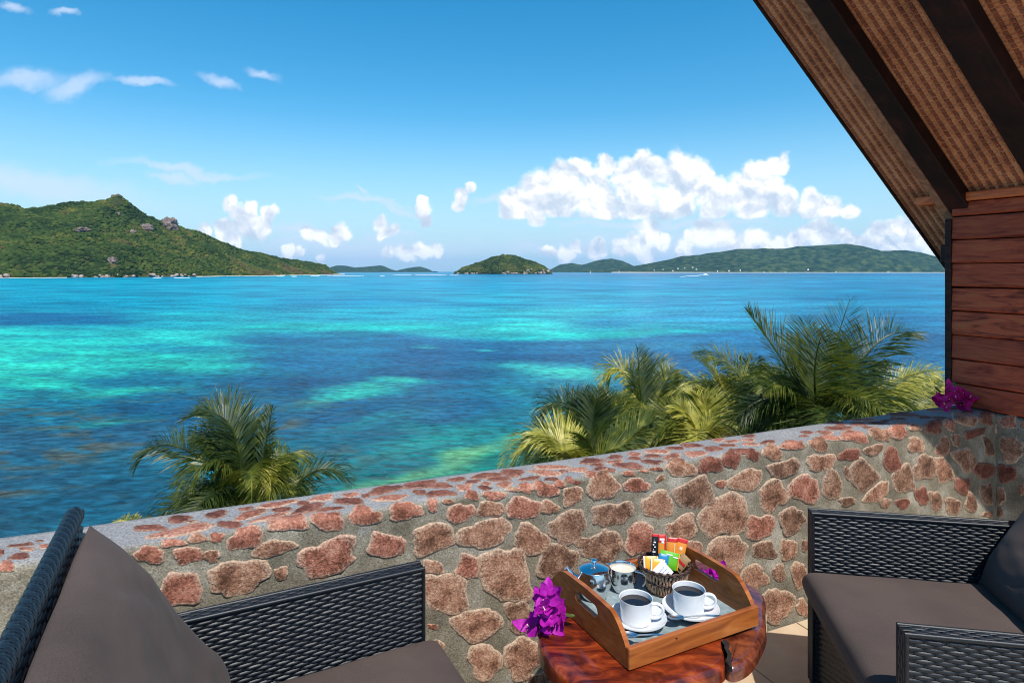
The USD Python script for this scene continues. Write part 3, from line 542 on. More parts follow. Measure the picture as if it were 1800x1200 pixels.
palm((1140, 760), 16.0, [((1138, 760), (1126, 690), (1121, 610), .1, 0, .9, .2), ((1138, 755), (1098, 655), (1060, 680), 0, 2, .8, .7), ((1140, 755), (1160, 690), (1184, 652), .2, 1, .8), ((1140, 760), (1180, 720), (1215, 715), -.5, 2, .8), ((1138, 760), (1092, 720), (1062, 735), -.8, 1, .85, .6), ((1140, 770), (1135, 730), (1138, 715), -1.6, 2, .85), ((1140, 760), (1152, 680), (1146, 630), .9, 1, .85, .3)],
     10, 'spiky palm crown with one tall dark frond, second from left of the right group', 4, L=.85, fill_len=(1.8, 2.7), lift=(-.2, .6), pal=(1, 1, 2, 2))
palm((1040, 790), 14.0, [((1040, 790), (990, 712), (945, 742), .2, 0, .75, .6), ((1040, 790), (1043, 735), (1050, 686), .2, 0, .75, .2), ((1040, 790), (1028, 730), (1012, 688), .4, 0, .7, .2), ((1040, 790), (1080, 735), (1100, 760), -.4, 1, .8, .6), ((1040, 795), (1090, 750), (1130, 790), -.8, 1, .8, .6), ((1040, 790), (1070, 730), (1078, 700), .3, 1, .75)],
     9, 'palm crown with dark arching frond behind the bright low fronds', 5, L=.8, fill_len=(1.5, 2.3), lift=(-.4, .3), pal=(0, 1, 1))
palm((1010, 835), 11.0, [((1020, 830), (955, 770), (882, 820), 0, 2, .62, .5), ((1020, 830), (970, 765), (925, 790), .4, 2, .62, .4), ((1020, 835), (985, 780), (960, 770), .1, 2, .65, .2), ((1025, 835), (1040, 790), (1030, 770), -.3, 1, .6, .3), ((1025, 835), (1075, 790), (1110, 800), -.2, 1, .62, .5), ((1020, 840), (1000, 800), (985, 795), -.6, 2, .62, .4), ((1030, 835), (1120, 760), (1135, 750), -.2, 1, .7, .3)],
     5, 'low bright yellow green palm fanning out at the left of the right group', 6, L=.6, fill_len=(1.0, 1.6), lift=(-.5, .2), pal=(1, 2))
palm((1610, 745), 16.0, [((1610, 745), (1635, 690), (1662, 672), .2, 2, .7, .4), ((1610, 745), (1595, 700), (1570, 690), .2, 1, .75), ((1610, 740), (1620, 690), (1622, 665), .5, 1, .7), ((1600, 745), (1555, 715), (1520, 730), -.4, 1, .8)],
     6, 'small palm crown just left of the magenta flowers on the parapet', 7, L=.75, fill_len=(1.2, 2.0), lift=(-.4, .2), pal=(1, 1, 2))
palm((1225, 770), 13.5, [((1225, 775), (1180, 735), (1150, 770), -.2, 1, .75, .6), ((1225, 770), (1270, 735), (1320, 760), -.3, 2, .8, .6), ((1225, 770), (1215, 735), (1190, 715), .1, 2, .8), ((1225, 770), (1240, 730), (1235, 700), .2, 2, .8, .3), ((1225, 775), (1300, 730), (1350, 745), .1, 1, .8, .6)],
     8, 'shaggy yellowish palm crown in the middle of the right group', 8, L=.75, fill_len=(1.3, 2.0), lift=(-.4, .3), pal=(1, 2, 2))
palm((225, 985), 7.0, [((235, 985), (225, 925), (203, 918), .2, 2, .16, .3), ((235, 985), (240, 925), (258, 922), .2, 1, .16, .3), ((230, 985), (228, 930), (226, 917), .2, 2, .16, .3)], 1, 'tips of a low palm frond peeping over the parapet beside the left armchair', 9, L=.2, fill_len=(.3, .5), lift=(-.8, -.4), pal=(1, 2))

# ------------------------------------------------------------------ balcony: floor, stone parapet
M_tile = [mat(f'floor_tile_{k}', [(.3, (.42 + k * .02, .31, .20)), (.5, (.50, .38 + k * .01, .26)), (.7, (.56, .44, .32))], scale=5, rough=.55, bump=.15, coords='position') for k in range(3)]
M_grout = mat('floor_grout', [(.22, .17, .12), (.28, .22, .17)], scale=20, rough=.9, coords='position')
fl = thing('balcony_floor', 'sand coloured tiled balcony floor', 'floor', hp(0, 0, 0), AW, kind='structure')
obj('bed', box(-5.5, .2, -4.0, -.002, -.25, -.006), M_grout, fl)
r = rnd(8); T = .40
for i in range(14):
    for j in range(8):
        x0, y0 = -5.45 + i * T, -.005 - (j + 1) * T
        obj('tile', bevel_box(x0 + .003, x0 + T - .003, y0 + .003, y0 + T - .003, -.02, r.uniform(-.0008, .0008), .0015), M_tile[r.integers(3)], fl)

def px_to_face(u, v):
    d = ray(u, v)
    if u > 1752.5:                       # return wall under the planks
        k = CD / (d[:2] @ D); p = d * k; return 'side', float(p[:2] @ Nn - CN), p[2] + EYE - ZT
    k = CN / (d[:2] @ Nn); p = d * k; z = p[2] + EYE
    if z <= ZT: return 'front', float(p[:2] @ D - CD), z - ZT
    k = (EYE - ZT) * FPX / (v - HORIZON); p = d * k
    return 'front', float(p[:2] @ D - CD), float(p[:2] @ Nn - CN)
RD = 0.022
def fold(s, t, h):
    """Parapet skin: t<0 down the inner face, t>0 across the top, h out of the surface."""
    s, t, h = map(np.asarray, (s, t, h)); th = np.clip((t + RD) / (2 * RD), 0, 1) * math.pi / 2
    q = np.where(t < -RD, 0, np.where(t > RD, t, RD - RD * np.cos(th))); z = np.where(t < -RD, t, np.where(t > RD, 0, -RD + RD * np.sin(th))) + ZT
    return hp(s, q - h * np.cos(th), z + h * np.sin(th))
M_mortar = usdkit.material(stage, '/World/Looks/grey_mortar', {'geo': ('geometry', {}), 'n': ('noise_texture', {'scale': 7.0, 'detail': 6.0, 'roughness': .6}), 'f': ('noise_texture', {'scale': 190.0, 'detail': 3.0, 'roughness': .7}),
    'w': ('noise_texture', {'scale': 16.0, 'detail': 4.0, 'roughness': .7}), 'top': ('attribute', {'attribute': 'weathering'}),
    'r': ('rgb_ramp', {'ramp': [(.3, (.125, .108, .078)), (.5, (.205, .182, .136)), (.68, (.36, .33, .27))]}), 'r2': ('rgb_ramp', {'ramp': [(.28, (.42, .42, .42)), (.5, (1, 1, 1)), (.72, (1.6, 1.58, 1.52))]}),
    'mu': ('mix', {'mix_type': 'multiply', 'fac': 1.0}), 'wr': ('rgb_ramp', {'ramp': [(.58, (0, 0, 0)), (.72, (1, 1, 1))]}), 'wm': ('math', {'math_type': 'maximum'}), 'ws': ('math', {'math_type': 'multiply', 'value2': .55}),
    'pale': ('mix', {'mix_type': 'mix', 'color2': (.25, .255, .275)}), 'b': ('bump', {'strength': .8, 'distance': .004}), 'p': ('principled_bsdf', {'roughness': .95, 'specular_ior_level': .2})},
    [('geo.position', 'n.vector'), ('geo.position', 'f.vector'), ('geo.position', 'w.vector'), ('n.fac', 'r.fac'), ('f.fac', 'r2.fac'), ('r.color', 'pale.color1'), ('w.fac', 'wr.fac'), ('wr.color', 'ws.value1'), ('ws.value', 'wm.value1'), ('top.fac', 'wm.value2'), ('wm.value', 'pale.fac'),
     ('pale.color', 'mu.color1'), ('r2.color', 'mu.color2'), ('mu.color', 'p.base_color'), ('f.fac', 'b.height'), ('b.normal', 'p.normal')], surface='p.BSDF')
wall = thing('stone_parapet', 'low balcony parapet of red granite rubble set in grey mortar', 'wall', hp(0, 0, 0), AW)
WL = (hp(0, 0, 0), AW)
S0, S1 = -5.6, .19
ss = np.linspace(S0, S1, 330); tt = np.concatenate([np.linspace(-ZT - .02, -RD, 44), np.linspace(-RD, RD, 7)[1:], np.linspace(RD, TH - .012, 12)[1:]])
SS, TT = np.meshgrid(ss, tt, indexing='ij')
hn = (meshkit.fbm(np.stack([SS * 9, TT * 9, 0 * SS], -1), 4, 21) - .5) * np.where(TT > 0, .0025, .006)
V = fold(SS, TT, hn)
edge = hp(ss, TH, ZT - .014 + 0 * ss)[:, None]; low = hp(ss, TH, -.9 + 0 * ss)[:, None]
V = np.concatenate([V, edge, low], 1); wz = np.concatenate([np.clip((TT + .012) / .03, 0, 1) * .75, np.full((len(ss), 2), .3)], 1)
obj('mortar', (to_local(V.reshape(-1, 3), *WL), grid_faces(*V.shape[:2])), M_mortar, wall, smooth=50 if False else True, prim={'weathering': wz.ravel()})
# return of the wall to the right, under the planks
qq = np.linspace(.0, -1.7, 90); tz = np.linspace(-ZT - .02, 0, 40); QQ, TZ = np.meshgrid(qq, tz, indexing='ij')
hn = (meshkit.fbm(np.stack([QQ * 9, TZ * 9, 5 + 0 * QQ], -1), 4, 22) - .5) * .014
V = hp(-hn, QQ, TZ + ZT); cap = hp(.2, qq, ZT + 0 * qq)[:, None]; bk = hp(.2, qq, -.9 + 0 * qq)[:, None]
V = np.concatenate([V, cap, bk], 1)
obj('mortar', (to_local(V.reshape(-1, 3), *WL), grid_faces(*V.shape[:2])), M_mortar, wall, smooth=True, prim={'weathering': np.zeros(V.shape[0] * V.shape[1])})

def stone_mat(name, a, b, c, rim):
    return usdkit.material(stage, '/World/Looks/' + name, {'geo': ('geometry', {}), 'n': ('noise_texture', {'scale': 15.0, 'detail': 7.0, 'roughness': .68}), 'f': ('noise_texture', {'scale': 120.0, 'detail': 4.0, 'roughness': .75}),
        'r': ('rgb_ramp', {'ramp': [(.36, a), (.5, b), (.64, c)]}), 'r2': ('rgb_ramp', {'ramp': [(.28, (.48, .44, .42)), (.5, (1, 1, 1)), (.70, (1.5, 1.5, 1.5))]}), 'mu': ('mix', {'mix_type': 'multiply', 'fac': 1.0}),
        'e': ('attribute', {'attribute': 'rim'}), 'en': ('math', {'math_type': 'multiply_add', 'value2': 1.3, 'value3': -.65}), 'ea': ('math', {'math_type': 'add'}), 'er': ('rgb_ramp', {'ramp': [(.34, (0, 0, 0)), (.85, (.85, .85, .85))]}),
        'pm': ('mix', {'mix_type': 'mix', 'color2': rim}), 'b': ('bump', {'strength': 1.0, 'distance': .008}), 'p': ('principled_bsdf', {'roughness': .85, 'specular_ior_level': .35})},
        [('geo.position', 'n.vector'), ('geo.position', 'f.vector'), ('n.fac', 'r.fac'), ('f.fac', 'r2.fac'), ('r.color', 'pm.color1'), ('f.fac', 'en.value1'), ('en.value', 'ea.value1'), ('e.fac', 'ea.value2'), ('ea.value', 'er.fac'), ('er.color', 'pm.fac'),
         ('pm.color', 'mu.color1'), ('r2.color', 'mu.color2'), ('mu.color', 'p.base_color'), ('f.fac', 'b.height'), ('b.normal', 'p.normal')], surface='p.BSDF')
ST = [stone_mat('red_granite', (.16, .056, .032), (.34, .130, .085), (.47, .225, .155), (.52, .36, .265)),
      stone_mat('pink_brown_granite', (.115, .050, .027), (.31, .152, .094), (.46, .275, .185), (.50, .37, .265)),
      stone_mat('brown_granite', (.065, .030, .017), (.19, .095, .058), (.35, .21, .14), (.44, .32, .235)),
      stone_mat('dark_red_granite', (.09, .028, .018), (.18, .06, .038), (.27, .11, .075), (.32, .18, .13))]
CROPS = [
 (240, 850, 3.6, 'T', [(270,225,150,40,8),(505,195,140,40,8),(690,158,90,20,5),(885,132,230,32,9),(1055,122,70,28,0),(1170,92,155,35,6),(85,282,190,38,0),(720,195,190,50,15),(920,167,110,30,3),(840,215,240,26,14),(1090,157,190,48,14),(1230,160,165,22,6),(1355,72,100,30,10),(1450,78,55,22,0),(1350,113,190,38,-3),(1605,92,200,36,3),(1570,40,190,50,12),(290,298,420,48,12),(590,260,150,42,-5),(445,297,60,20,5),(350,243,70,10,8)]),
 (240, 850, 3.6, 'E', [(230,373,150,50,5),(385,345,125,50,0),(510,337,95,60,0),(85,445,170,110,0),(690,345,220,130,15),(965,250,235,100,5),(1215,238,190,120,0),(1440,205,190,115,5),(1700,172,200,105,0)]),
 (240, 850, 3.6, 'F', [(330,452,190,100,10),(478,455,90,80,10),(860,410,250,95,15),(640,590,340,210,12),(915,565,85,80,0),(275,670,270,200,0),(1210,465,370,200,15),(1575,388,220,140,-10)]),
 (700, 820, 3.1575, 'T', [(130,100,175,42,8),(235,105,110,32,0),(325,72,90,22,5),(365,115,90,38,0),(410,84,80,22,3),(490,52,150,28,6),(120,143,70,28,0),(235,150,155,32,3),(490,95,60,18,0),(480,118,75,22,-3),(565,70,125,24,0),(590,100,90,26,5),(635,35,115,40,0),(730,67,120,20,5),(820,36,160,32,-3),(850,70,80,16,0),(20,168,50,30,0),(850,5,190,20,0),(1000,18,110,24,0),(970,80,90,34,-20)]),
 (700, 820, 3.1575, 'E', [(190,212,62,70,0),(275,190,60,32,0),(410,160,80,45,0),(535,157,130,48,5),(640,125,70,24,-5),(710,118,80,55,-15),(820,125,130,80,-10),(895,95,70,36,0)]),
 (700, 820, 3.1575, 'F', [(345,258,140,100,20),(510,235,140,90,10),(690,230,170,125,0),(830,225,110,70,-15),(965,162,115,95,25),(1135,108,180,130,20),(190,400,235,150,10),(480,370,260,150,15),(735,405,175,155,-10),(940,335,215,150,25),(1185,262,210,125,15),(1020,420,85,60,10),(15,440,35,100,0),(190,555,110,75,-5),(390,555,140,115,-15),(595,600,270,280,15),(880,525,235,160,15),(1135,450,200,180,40),(260,700,250,220,-5),(435,875,240,170,15),(670,830,140,170,20),(480,1080,180,170,10),(690,1060,200,210,35),(190,885,60,30,0),(770,1180,130,80,10)]),
 (1040, 770, 3.53, 'T', [(145,148,90,22,3),(230,170,165,36,0),(265,102,80,26,0),(375,148,135,24,-3),(375,112,100,22,0),(410,84,170,22,0),(500,118,110,36,12),(520,62,100,22,-3),(645,98,130,36,0),(620,46,130,26,0),(755,66,120,28,0),(940,82,160,28,-5),(840,45,100,18,0),(870,20,90,20,5),(985,38,100,20,0),(970,12,90,18,0),(1095,26,90,24,5),(785,12,80,20,0)]),
 (1040, 770, 3.53, 'E', [(230,215,80,34,0),(325,200,60,22,0),(400,188,90,24,0),(550,185,165,110,-10),(735,165,140,100,0),(865,130,110,110,-15),(1000,105,75,75,-20),(1120,90,125,85,-10),(1240,45,150,50,-4)]),
 (1040, 770, 3.53, 'F', [(275,293,155,80,5),(425,250,60,36,20),(410,415,165,165,-5),(640,345,220,190,15),(800,283,70,44,0),(955,262,195,125,10),(1195,187,180,105,15),(1125,355,180,170,25),(1320,315,170,165,5),(825,480,280,260,30),(300,628,195,185,0),(560,560,185,150,20),(640,675,100,75,0),(1040,550,170,150,10),(1240,510,165,140,15),(840,725,245,220,0),(1070,695,140,110,15),(1220,690,95,135,-10),(1000,870,160,160,20),(1160,835,85,95,0),(1285,845,90,150,0),(1145,1035,180,210,-15),(1310,1050,70,110,30),(1320,665,40,80,0)]),
 (1400, 700, 4.5, 'T', [(85,270,90,28,0),(225,270,130,26,0),(330,238,230,28,0),(350,210,80,20,0),(490,205,130,26,0),(530,172,180,24,0),(300,190,120,18,0),(640,195,180,18,0),(570,230,90,18,0),(700,178,70,20,0),(850,130,240,34,-3),(800,165,140,20,0),(830,203,170,18,0),(1010,150,90,24,0),(1080,95,130,18,0),(1160,160,160,20,-6),(1250,85,100,16,0),(1350,110,90,20,0),(1500,118,120,22,0),(270,310,180,36,-8),(60,300,80,14,0)]),
 (1400, 700, 4.5, 'E', [(30,370,55,60,0),(175,365,140,110,0),(460,305,200,90,-8),(660,285,170,90,-5),(800,260,150,110,0),(940,230,90,50,-10),(1085,225,130,110,0),(1210,205,100,80,-30),(1330,165,190,90,-10),(1500,160,100,90,0),(1680,185,150,90,0),(1790,205,40,60,0)]),
 (1400, 700, 4.5, 'F', [(190,505,210,130,15),(420,445,165,90,5),(610,405,140,80,15),(755,490,130,190,25),(945,370,135,110,0),(1155,385,110,150,-10),(1260,325,70,100,0),(1405,275,160,65,15),(1515,380,75,160,15),(1335,480,150,190,30),(1480,565,165,120,0),(1310,690,110,130,0),(280,685,140,235,10),(400,590,45,105,10),(525,610,210,215,30),(1015,545,165,190,15),(1155,565,125,210,15),(845,640,165,210,20),(635,745,240,95,38),(990,770,95,145,10),(1100,810,90,165,20),(1235,850,120,120,10),(1380,825,90,140,10),(1505,755,95,185,5),(400,812,130,60,10),(700,825,90,70,0),(835,830,100,85,0),(1510,915,80,50,0),(1700,395,180,190,0),(1660,590,150,140,0),(1615,765,70,140,10),(1610,900,50,70,10),(1785,720,50,80,0)]),
 (984, 720, 3.818, 'T', [(45,385,130,44,4),(135,402,140,32,3),(215,345,165,36,3),(370,318,95,26,0),(385,352,90,22,0),(300,400,140,30,-3),(255,372,80,18,0),(500,300,90,26,3),(505,328,90,18,0),(90,470,110,42,-10),(250,440,180,40,-8),(20,415,60,20,0),(880,300,150,34,-4),(890,240,120,26,0),(770,262,110,24,0),(1055,210,70,20,0),(1130,240,90,18,0),(1155,198,90,18,0),(1270,176,90,18,0),(1265,208,100,18,0),(1280,232,110,20,0)]),
 (0, 860, 3.53, 'T', [(130,345,150,20,5),(10,390,30,40,0),(165,370,90,26,0),(120,415,130,34,8),(240,318,60,14,0),(300,352,120,24,6),(330,392,90,24,0)]),
 (0, 860, 3.53, 'E', [(40,478,100,60,5)]),
]
taken = []
def make_stone(side, s, t, seed, mat_i, kind):
    """s, t: outline in the wall's own plane (metres)."""
    rr = rnd(seed); n = len(s); cs, ct = s.mean(), t.mean()
    a, rim, F = [], [], Acc()
    size = max(np.ptp(s), np.ptp(t)); hmax = {'T': .0035, 'E': .0045, 'F': .0045}[kind] * min(1.25, .6 + size * 4)
    rings = [(1.02, -.006, 1.0), (.97, .30, 1.0), (.87, .80, .62), (.62, .95, .22), (.30, 1.0, 0.0)]
    P = []
    for k, (sc, hh, e) in enumerate(rings):
        rs, rt = cs + (s - cs) * sc, ct + (t - ct) * sc
        rug = (meshkit.fbm(np.stack([rs * 40, rt * 40, 0 * rs + seed], 1), 3, 77) - .5)
        h = (hh * hmax + (rug * .007 * (k > 0))) if hh > 0 else np.full(n, -.006)
        P.append((rs, rt, h)); rim.append(np.full(n, e))
    rs = np.concatenate([p[0] for p in P] + [[cs]]); rt = np.concatenate([p[1] for p in P] + [[ct]]); h = np.concatenate([p[2] for p in P] + [[hmax]])
    rim = np.concatenate(rim + [[0.0]])
    if side == 'front': V = fold(rs, np.clip(rt, -9, TH - .004), h)
    else: V = hp(-h, rs, rt + ZT)
    f = grid_faces(len(rings), n, True); f = np.vstack([f[:, [0, 1, 2]], f[:, [0, 2, 3]]])
    k = np.arange(n); b = (len(rings) - 1) * n
    f = np.vstack([f, np.stack([b + k, np.full(n, len(rings) * n), b + (k + 1) % n], 1)])
    V = to_local(V, *WL)
    nn = np.cross(V[f[-1, 1]] - V[f[-1, 0]], V[f[-1, 2]] - V[f[-1, 0]])
    want = np.array([0, -1, 0.3]) if side == 'front' and kind != 'T' else (np.array([0, 0, 1.0]) if side == 'front' else np.array([-1.0, 0, 0]))
    if nn @ want < 0: f = f[:, ::-1]
    obj('stone', (V, f), ST[mat_i], wall, smooth=True, prim={'rim': rim})
sid = 0
for ox, oy, sc, kind, items in CROPS:
    for cx, cy, w, h, angd in items:
        sid += 1; rr = rnd(1000 + sid); w, h = w * (1.13 if kind == 'T' else 1.11), h * (1.13 if kind == 'T' else 1.12)
        n = 32; th = np.arange(n) / n * 2 * math.pi; a = math.radians(angd)
        ph = rr.uniform(0, 6.3, 6)
        rad_ = 1 + .09 * np.cos(2 * th + ph[0]) + .10 * np.cos(3 * th + ph[1]) + .07 * np.cos(4 * th + ph[2]) + .04 * np.cos(7 * th + ph[3]) + rr.normal(0, .030, 32)
        pw = 0.78 if kind != 'T' else .9
        ex, ey = np.sign(np.cos(th)) * np.abs(np.cos(th)) ** pw * w / 2 * rad_, np.sign(np.sin(th)) * np.abs(np.sin(th)) ** pw * h / 2 * rad_
        X = (cx + ex * math.cos(a) + ey * math.sin(a)) / sc + ox; Y = (cy - ex * math.sin(a) + ey * math.cos(a)) / sc + oy
        cside = px_to_face(cx / sc + ox, cy / sc + oy)[0]
        if cside == 'side': X = np.maximum(X, 1753.5)
        else: X = np.minimum(X, 1752)
        st = [px_to_face(x, y) for x, y in zip(X, Y)]
        s, t = np.array([q[1] for q in st]), np.array([q[2] for q in st])
        if kind == 'T' and any(sd == cside and abs(s.mean() - a) < (np.ptp(s) / 2 + c) * .62 and abs(t.mean() - b) < .028 for sd, a, b, c in taken): continue
        u = cx / sc + ox
        if kind == 'T': mi = rr.choice([0, 3], p=[.35, .65])
        elif kind == 'F': mi = rr.choice([0, 1], p=[.55, .45]) if u < 850 else (rr.choice([1, 2, 0], p=[.5, .35, .15]) if u < 1450 else rr.choice([2, 3, 1], p=[.35, .45, .2]))
        else: mi = rr.choice([0, 1], p=[.8, .2]) if u < 1200 else rr.choice([0, 3, 1], p=[.4, .3, .3])
        make_stone(cside, s, t, sid, int(mi), kind)
        taken.append((cside, s.mean(), t.mean(), max(np.ptp(s), np.ptp(t)) / 2))
r = rnd(77); added = 0
for k in range(900):                     # stones behind the chairs and the table
    side = 'side' if r.random() < .2 else 'front'
    s0, t0, q = (r.uniform(-1.6, -.05) if side == 'side' else r.uniform(-5.3, .1)), r.uniform(-.70, -.06), r.uniform(.035, .075)
    if any(sd == side and math.hypot(s0 - a, t0 - b) < (q + c) * .98 + .012 for sd, a, b, c in taken): continue
    n = 20; th = np.arange(n) / n * 2 * math.pi; ph = r.uniform(0, 6.3, 4)
    rad_ = q * (1 + .14 * np.cos(2 * th + ph[0]) + .1 * np.cos(3 * th + ph[1]) + .06 * np.cos(5 * th + ph[2]))
    make_stone(side, s0 + rad_ * np.cos(th), t0 + rad_ * np.sin(th), 3000 + k, int(r.integers(4)), 'F'); taken.append((side, s0, t0, q)); added += 1
    if added > 55: break

# ------------------------------------------------------------------ wooden side wall and roof
def plank_mat(name, a, b, c, rough=.6, coat=.0, bump=.7, spec=.25):
    return usdkit.material(stage, '/World/Looks/' + name, {'tc': ('texture_coordinate', {}), 'm': ('mapping', {'scale': (1.6, 9.0, 9.0)}), 'n': ('noise_texture', {'scale': 2.0, 'detail': 6.0, 'roughness': .58, 'distortion': 1.8}),
        'm2': ('mapping', {'scale': (4.0, 60.0, 60.0)}), 'f': ('noise_texture', {'scale': 2.2, 'detail': 5.0, 'roughness': .7, 'distortion': .5}), 'mx': ('math', {'math_type': 'multiply_add', 'value2': .45}), 'sb': ('math', {'math_type': 'subtract', 'value2': .225}),
        'r': ('rgb_ramp', {'ramp': [(.33, a), (.5, b), (.68, c)]}), 'b': ('bump', {'strength': bump, 'distance': .006}),
        'p': ('principled_bsdf', {'roughness': rough, 'coat_weight': coat, 'coat_roughness': .12, 'specular_ior_level': spec})},
        [('tc.object', 'm.vector'), ('m.vector', 'n.vector'), ('tc.object', 'm2.vector'), ('m2.vector', 'f.vector'), ('f.fac', 'mx.value1'), ('n.fac', 'mx.value3'), ('mx.value', 'sb.value1'), ('sb.value', 'r.fac'), ('r.color', 'p.base_color'), ('mx.value', 'b.height'), ('b.normal', 'p.normal')], surface='p.BSDF')
PLANK = [plank_mat('stained_plank_a', (0.184, 0.027, 0.012), (0.407, 0.067, 0.028), (0.477, 0.107, 0.039)), plank_mat('stained_plank_b', (0.150, 0.024, 0.011), (0.335, 0.057, 0.024), (0.418, 0.087, 0.034)), plank_mat('stained_plank_c', (0.150, 0.024, 0.011), (0.494, 0.084, 0.032), (0.477, 0.126, 0.044))]
DARKWOOD = plank_mat('dark_stained_timber', (.012, .005, .004), (.028, .010, .007), (.055, .017, .010), rough=.6)
REDTRIM = plank_mat('red_varnished_trim', (.46, .09, .03), (.68, .16, .05), (.78, .23, .08), rough=.35)
BROWNTIMBER = plank_mat('brown_batten_timber', (.20, .08, .045), (.36, .16, .09), (.46, .22, .13), rough=.7)
# local frame of the side wall: x toward the viewer along the wall (-q), y to the right (s), z up
LOCW = hp(0, 0, ZT); ROTW = AW - math.pi / 2
sw = thing('plank_side_wall', 'dark red stained plank wall standing on the end of the parapet', 'wall', LOCW, ROTW)
r = rnd(31); zq = [0.004, .125, .258, .390, .520, .652, .782, .912, 1.040, 1.118]
for k in range(9):
    z0, z1 = zq[k], zq[k + 1]; n = 60; xs = np.linspace(-TH + .012, 1.75, n)
    wob0 = (meshkit.fbm(np.stack([xs * 2, xs * 0 + k, xs * 0], 1), 3, 3) - .5) * .006; wob1 = (meshkit.fbm(np.stack([xs * 2, xs * 0 + k + 50, xs * 0], 1), 3, 4) - .5) * .006
    rows = []
    for zz, yy, wb in ((z0 + .004, .02, 0), (z0 + .004, -.016, wob0), (z0 + .012, -.028, wob0), ((z0 + z1) / 2, -.024 + r.uniform(-.002, .002), 0), (z1 - .003, -.020, wob1), (z1 + .001, .02, wob1)):
        rows.append(np.stack([xs, np.full(n, yy), np.full(n, zz) + (wb if k or zz > .02 else 0)], 1))
    V = np.vstack(rows); V = np.vstack([V, rows[0]]); 
    f = grid_faces(7, n)[:, ::-1]
    cap = np.array([[i * n for i in range(6)]]); capf = np.array([[0, n, 2 * n], [0, 2 * n, 3 * n], [0, 3 * n, 4 * n], [0, 4 * n, 5 * n]])
    f = np.vstack([f[:, [0, 1, 2]], f[:, [0, 2, 3]], capf])
    obj('plank', (V, f), PLANK[r.integers(3)], sw, smooth=25)
obj('backing', box(-TH + .015, 1.75, .021, .10, .002, 1.16), DARKWOOD, sw)
obj('corner_post', bevel_box(-TH - .022, -TH + .010, -.034, .10, .002, 1.03, .003), DARKWOOD, sw)
obj('bracket', bevel_box(-TH - .055, -TH - .024, -.02, .03, .79, .89, .004), DARKWOOD, sw)
obj('wall_plate', bevel_box(-.40, 1.75, -.045, .10, 1.121, 1.168, .006), REDTRIM, sw, label='smooth bright red varnished beam along the top of the planks')

ZR, TANR = 1.935, 0.88; TR = math.atan(TANR)
QF, QB = .527, -1.1
# local frame of the roof: x up the slope (towards -s), y outward (q), z out of the roof's upper side
def roof_to_world(x, y, z):
    x, y, z = np.broadcast_arrays(x, y, z)
    return hp(-x * math.cos(TR) + z * math.sin(TR), y, ZR + x * math.sin(TR) + z * math.cos(TR))
LOCR = hp(0, 0, ZR)
roof = thing('balcony_roof', 'steep overhanging roof lined with woven matting on dark rafters', 'roof', LOCR, AW)
def roof_obj(name, m, mt, **kw):
    v, f = m.get() if isinstance(m, Acc) else m
    w = to_local(roof_to_world(v[:, 0], v[:, 1], v[:, 2]), LOCR, AW)
    return obj(name, (w, np.asarray(f)[:, ::-1] if np.asarray(f).shape[1] == 3 else f), mt, roof, **kw)
XA, XB = -1.3, 3.4
MAT_L = mat('woven_matting_light', [(.3, (.46, .17, .075)), (.5, (.66, .26, .115)), (.7, (.76, .35, .17))], scale=9, rough=.75, stretch=(1, 1, 1), bump=.4, coords='position')
MAT_D = mat('woven_matting_dark', [(.3, (.20, .056, .027)), (.5, (.30, .09, .044)), (.7, (.40, .14, .075))], scale=9, rough=.75, bump=.4, coords='position')
RAFTER = mat('smoked_dark_timber', [(.3, (.009, .0035, .003)), (.55, (.022, .007, .005)), (.75, (.06, .013, .008))], scale=5, rough=.65, bump=.4, spec=.25, coords='position', distort=2.0)
THATCH = mat('roof_covering', [(.10, .075, .05), (.2, .15, .1)], scale=8, rough=.95, bump=.6, coords='position')
roof_obj('covering', box(XA, XB, QB, QF - .004, .012, .075), THATCH)
roof_obj('mat_backing', box(XA, XB, QB, QF, .001, .010), MAT_L)
light, dark = Acc(), Acc(); r = rnd(91)
pit_y, pit_x = .0225, .024
ny = int((QF - QB) / pit_y); nx = int((XB - XA) / pit_x)
for j in range(ny):
    y0 = QF - .003 - (j + 1) * pit_y
    for i in range(nx):
        x0 = XA + i * pit_x
        is_dark = (j % 2 == 0)
        if (j % 4 == 1 and i % 2): pass
        a = dark if is_dark else light
        hgt = (.0045 if (i + j // 2) % 2 else .0022) * r.uniform(.8, 1.2)
        g = .0012; x1, y1 = x0 + pit_x - g, y0 + pit_y - g
        dx, dy = r.normal(0, .0010, 2); b = .004
        v = [(x0 + g, y0 + g, .0012), (x1, y0 + g, .0012), (x1, y1, .0012), (x0 + g, y1, .0012), (x0 + g + b, y0 + g + .002, -hgt), (x1 - b, y0 + g + .002, -hgt), (x1 - b, y1 - .002, -hgt), (x0 + g + b, y1 - .002, -hgt)]
        a.add(np.array(v) + [dx, dy, 0], [[4, 5, 6, 7], [0, 1, 5, 4], [1, 2, 6, 5], [2, 3, 7, 6], [3, 0, 4, 7]])
roof_obj('pale_matting_strips', light, MAT_L, kind='stuff')
roof_obj('dark_matting_strips', dark, MAT_D, kind='stuff')
roof_obj('rafter', bevel_box(-.30, XB, .125, .235, -.085, -.006, .006), RAFTER)
roof_obj('rafter', bevel_box(.05, XB, -.365, -.215, -.10, -.006, .006), RAFTER)
roof_obj('batten', bevel_box(-.60, XB, .237, .285, -.078, -.006, .004), BROWNTIMBER)
roof_obj('edge_board', bevel_box(XA, XB, QF + .001, QF + .016, -.012, .078, .003), DARKWOOD)

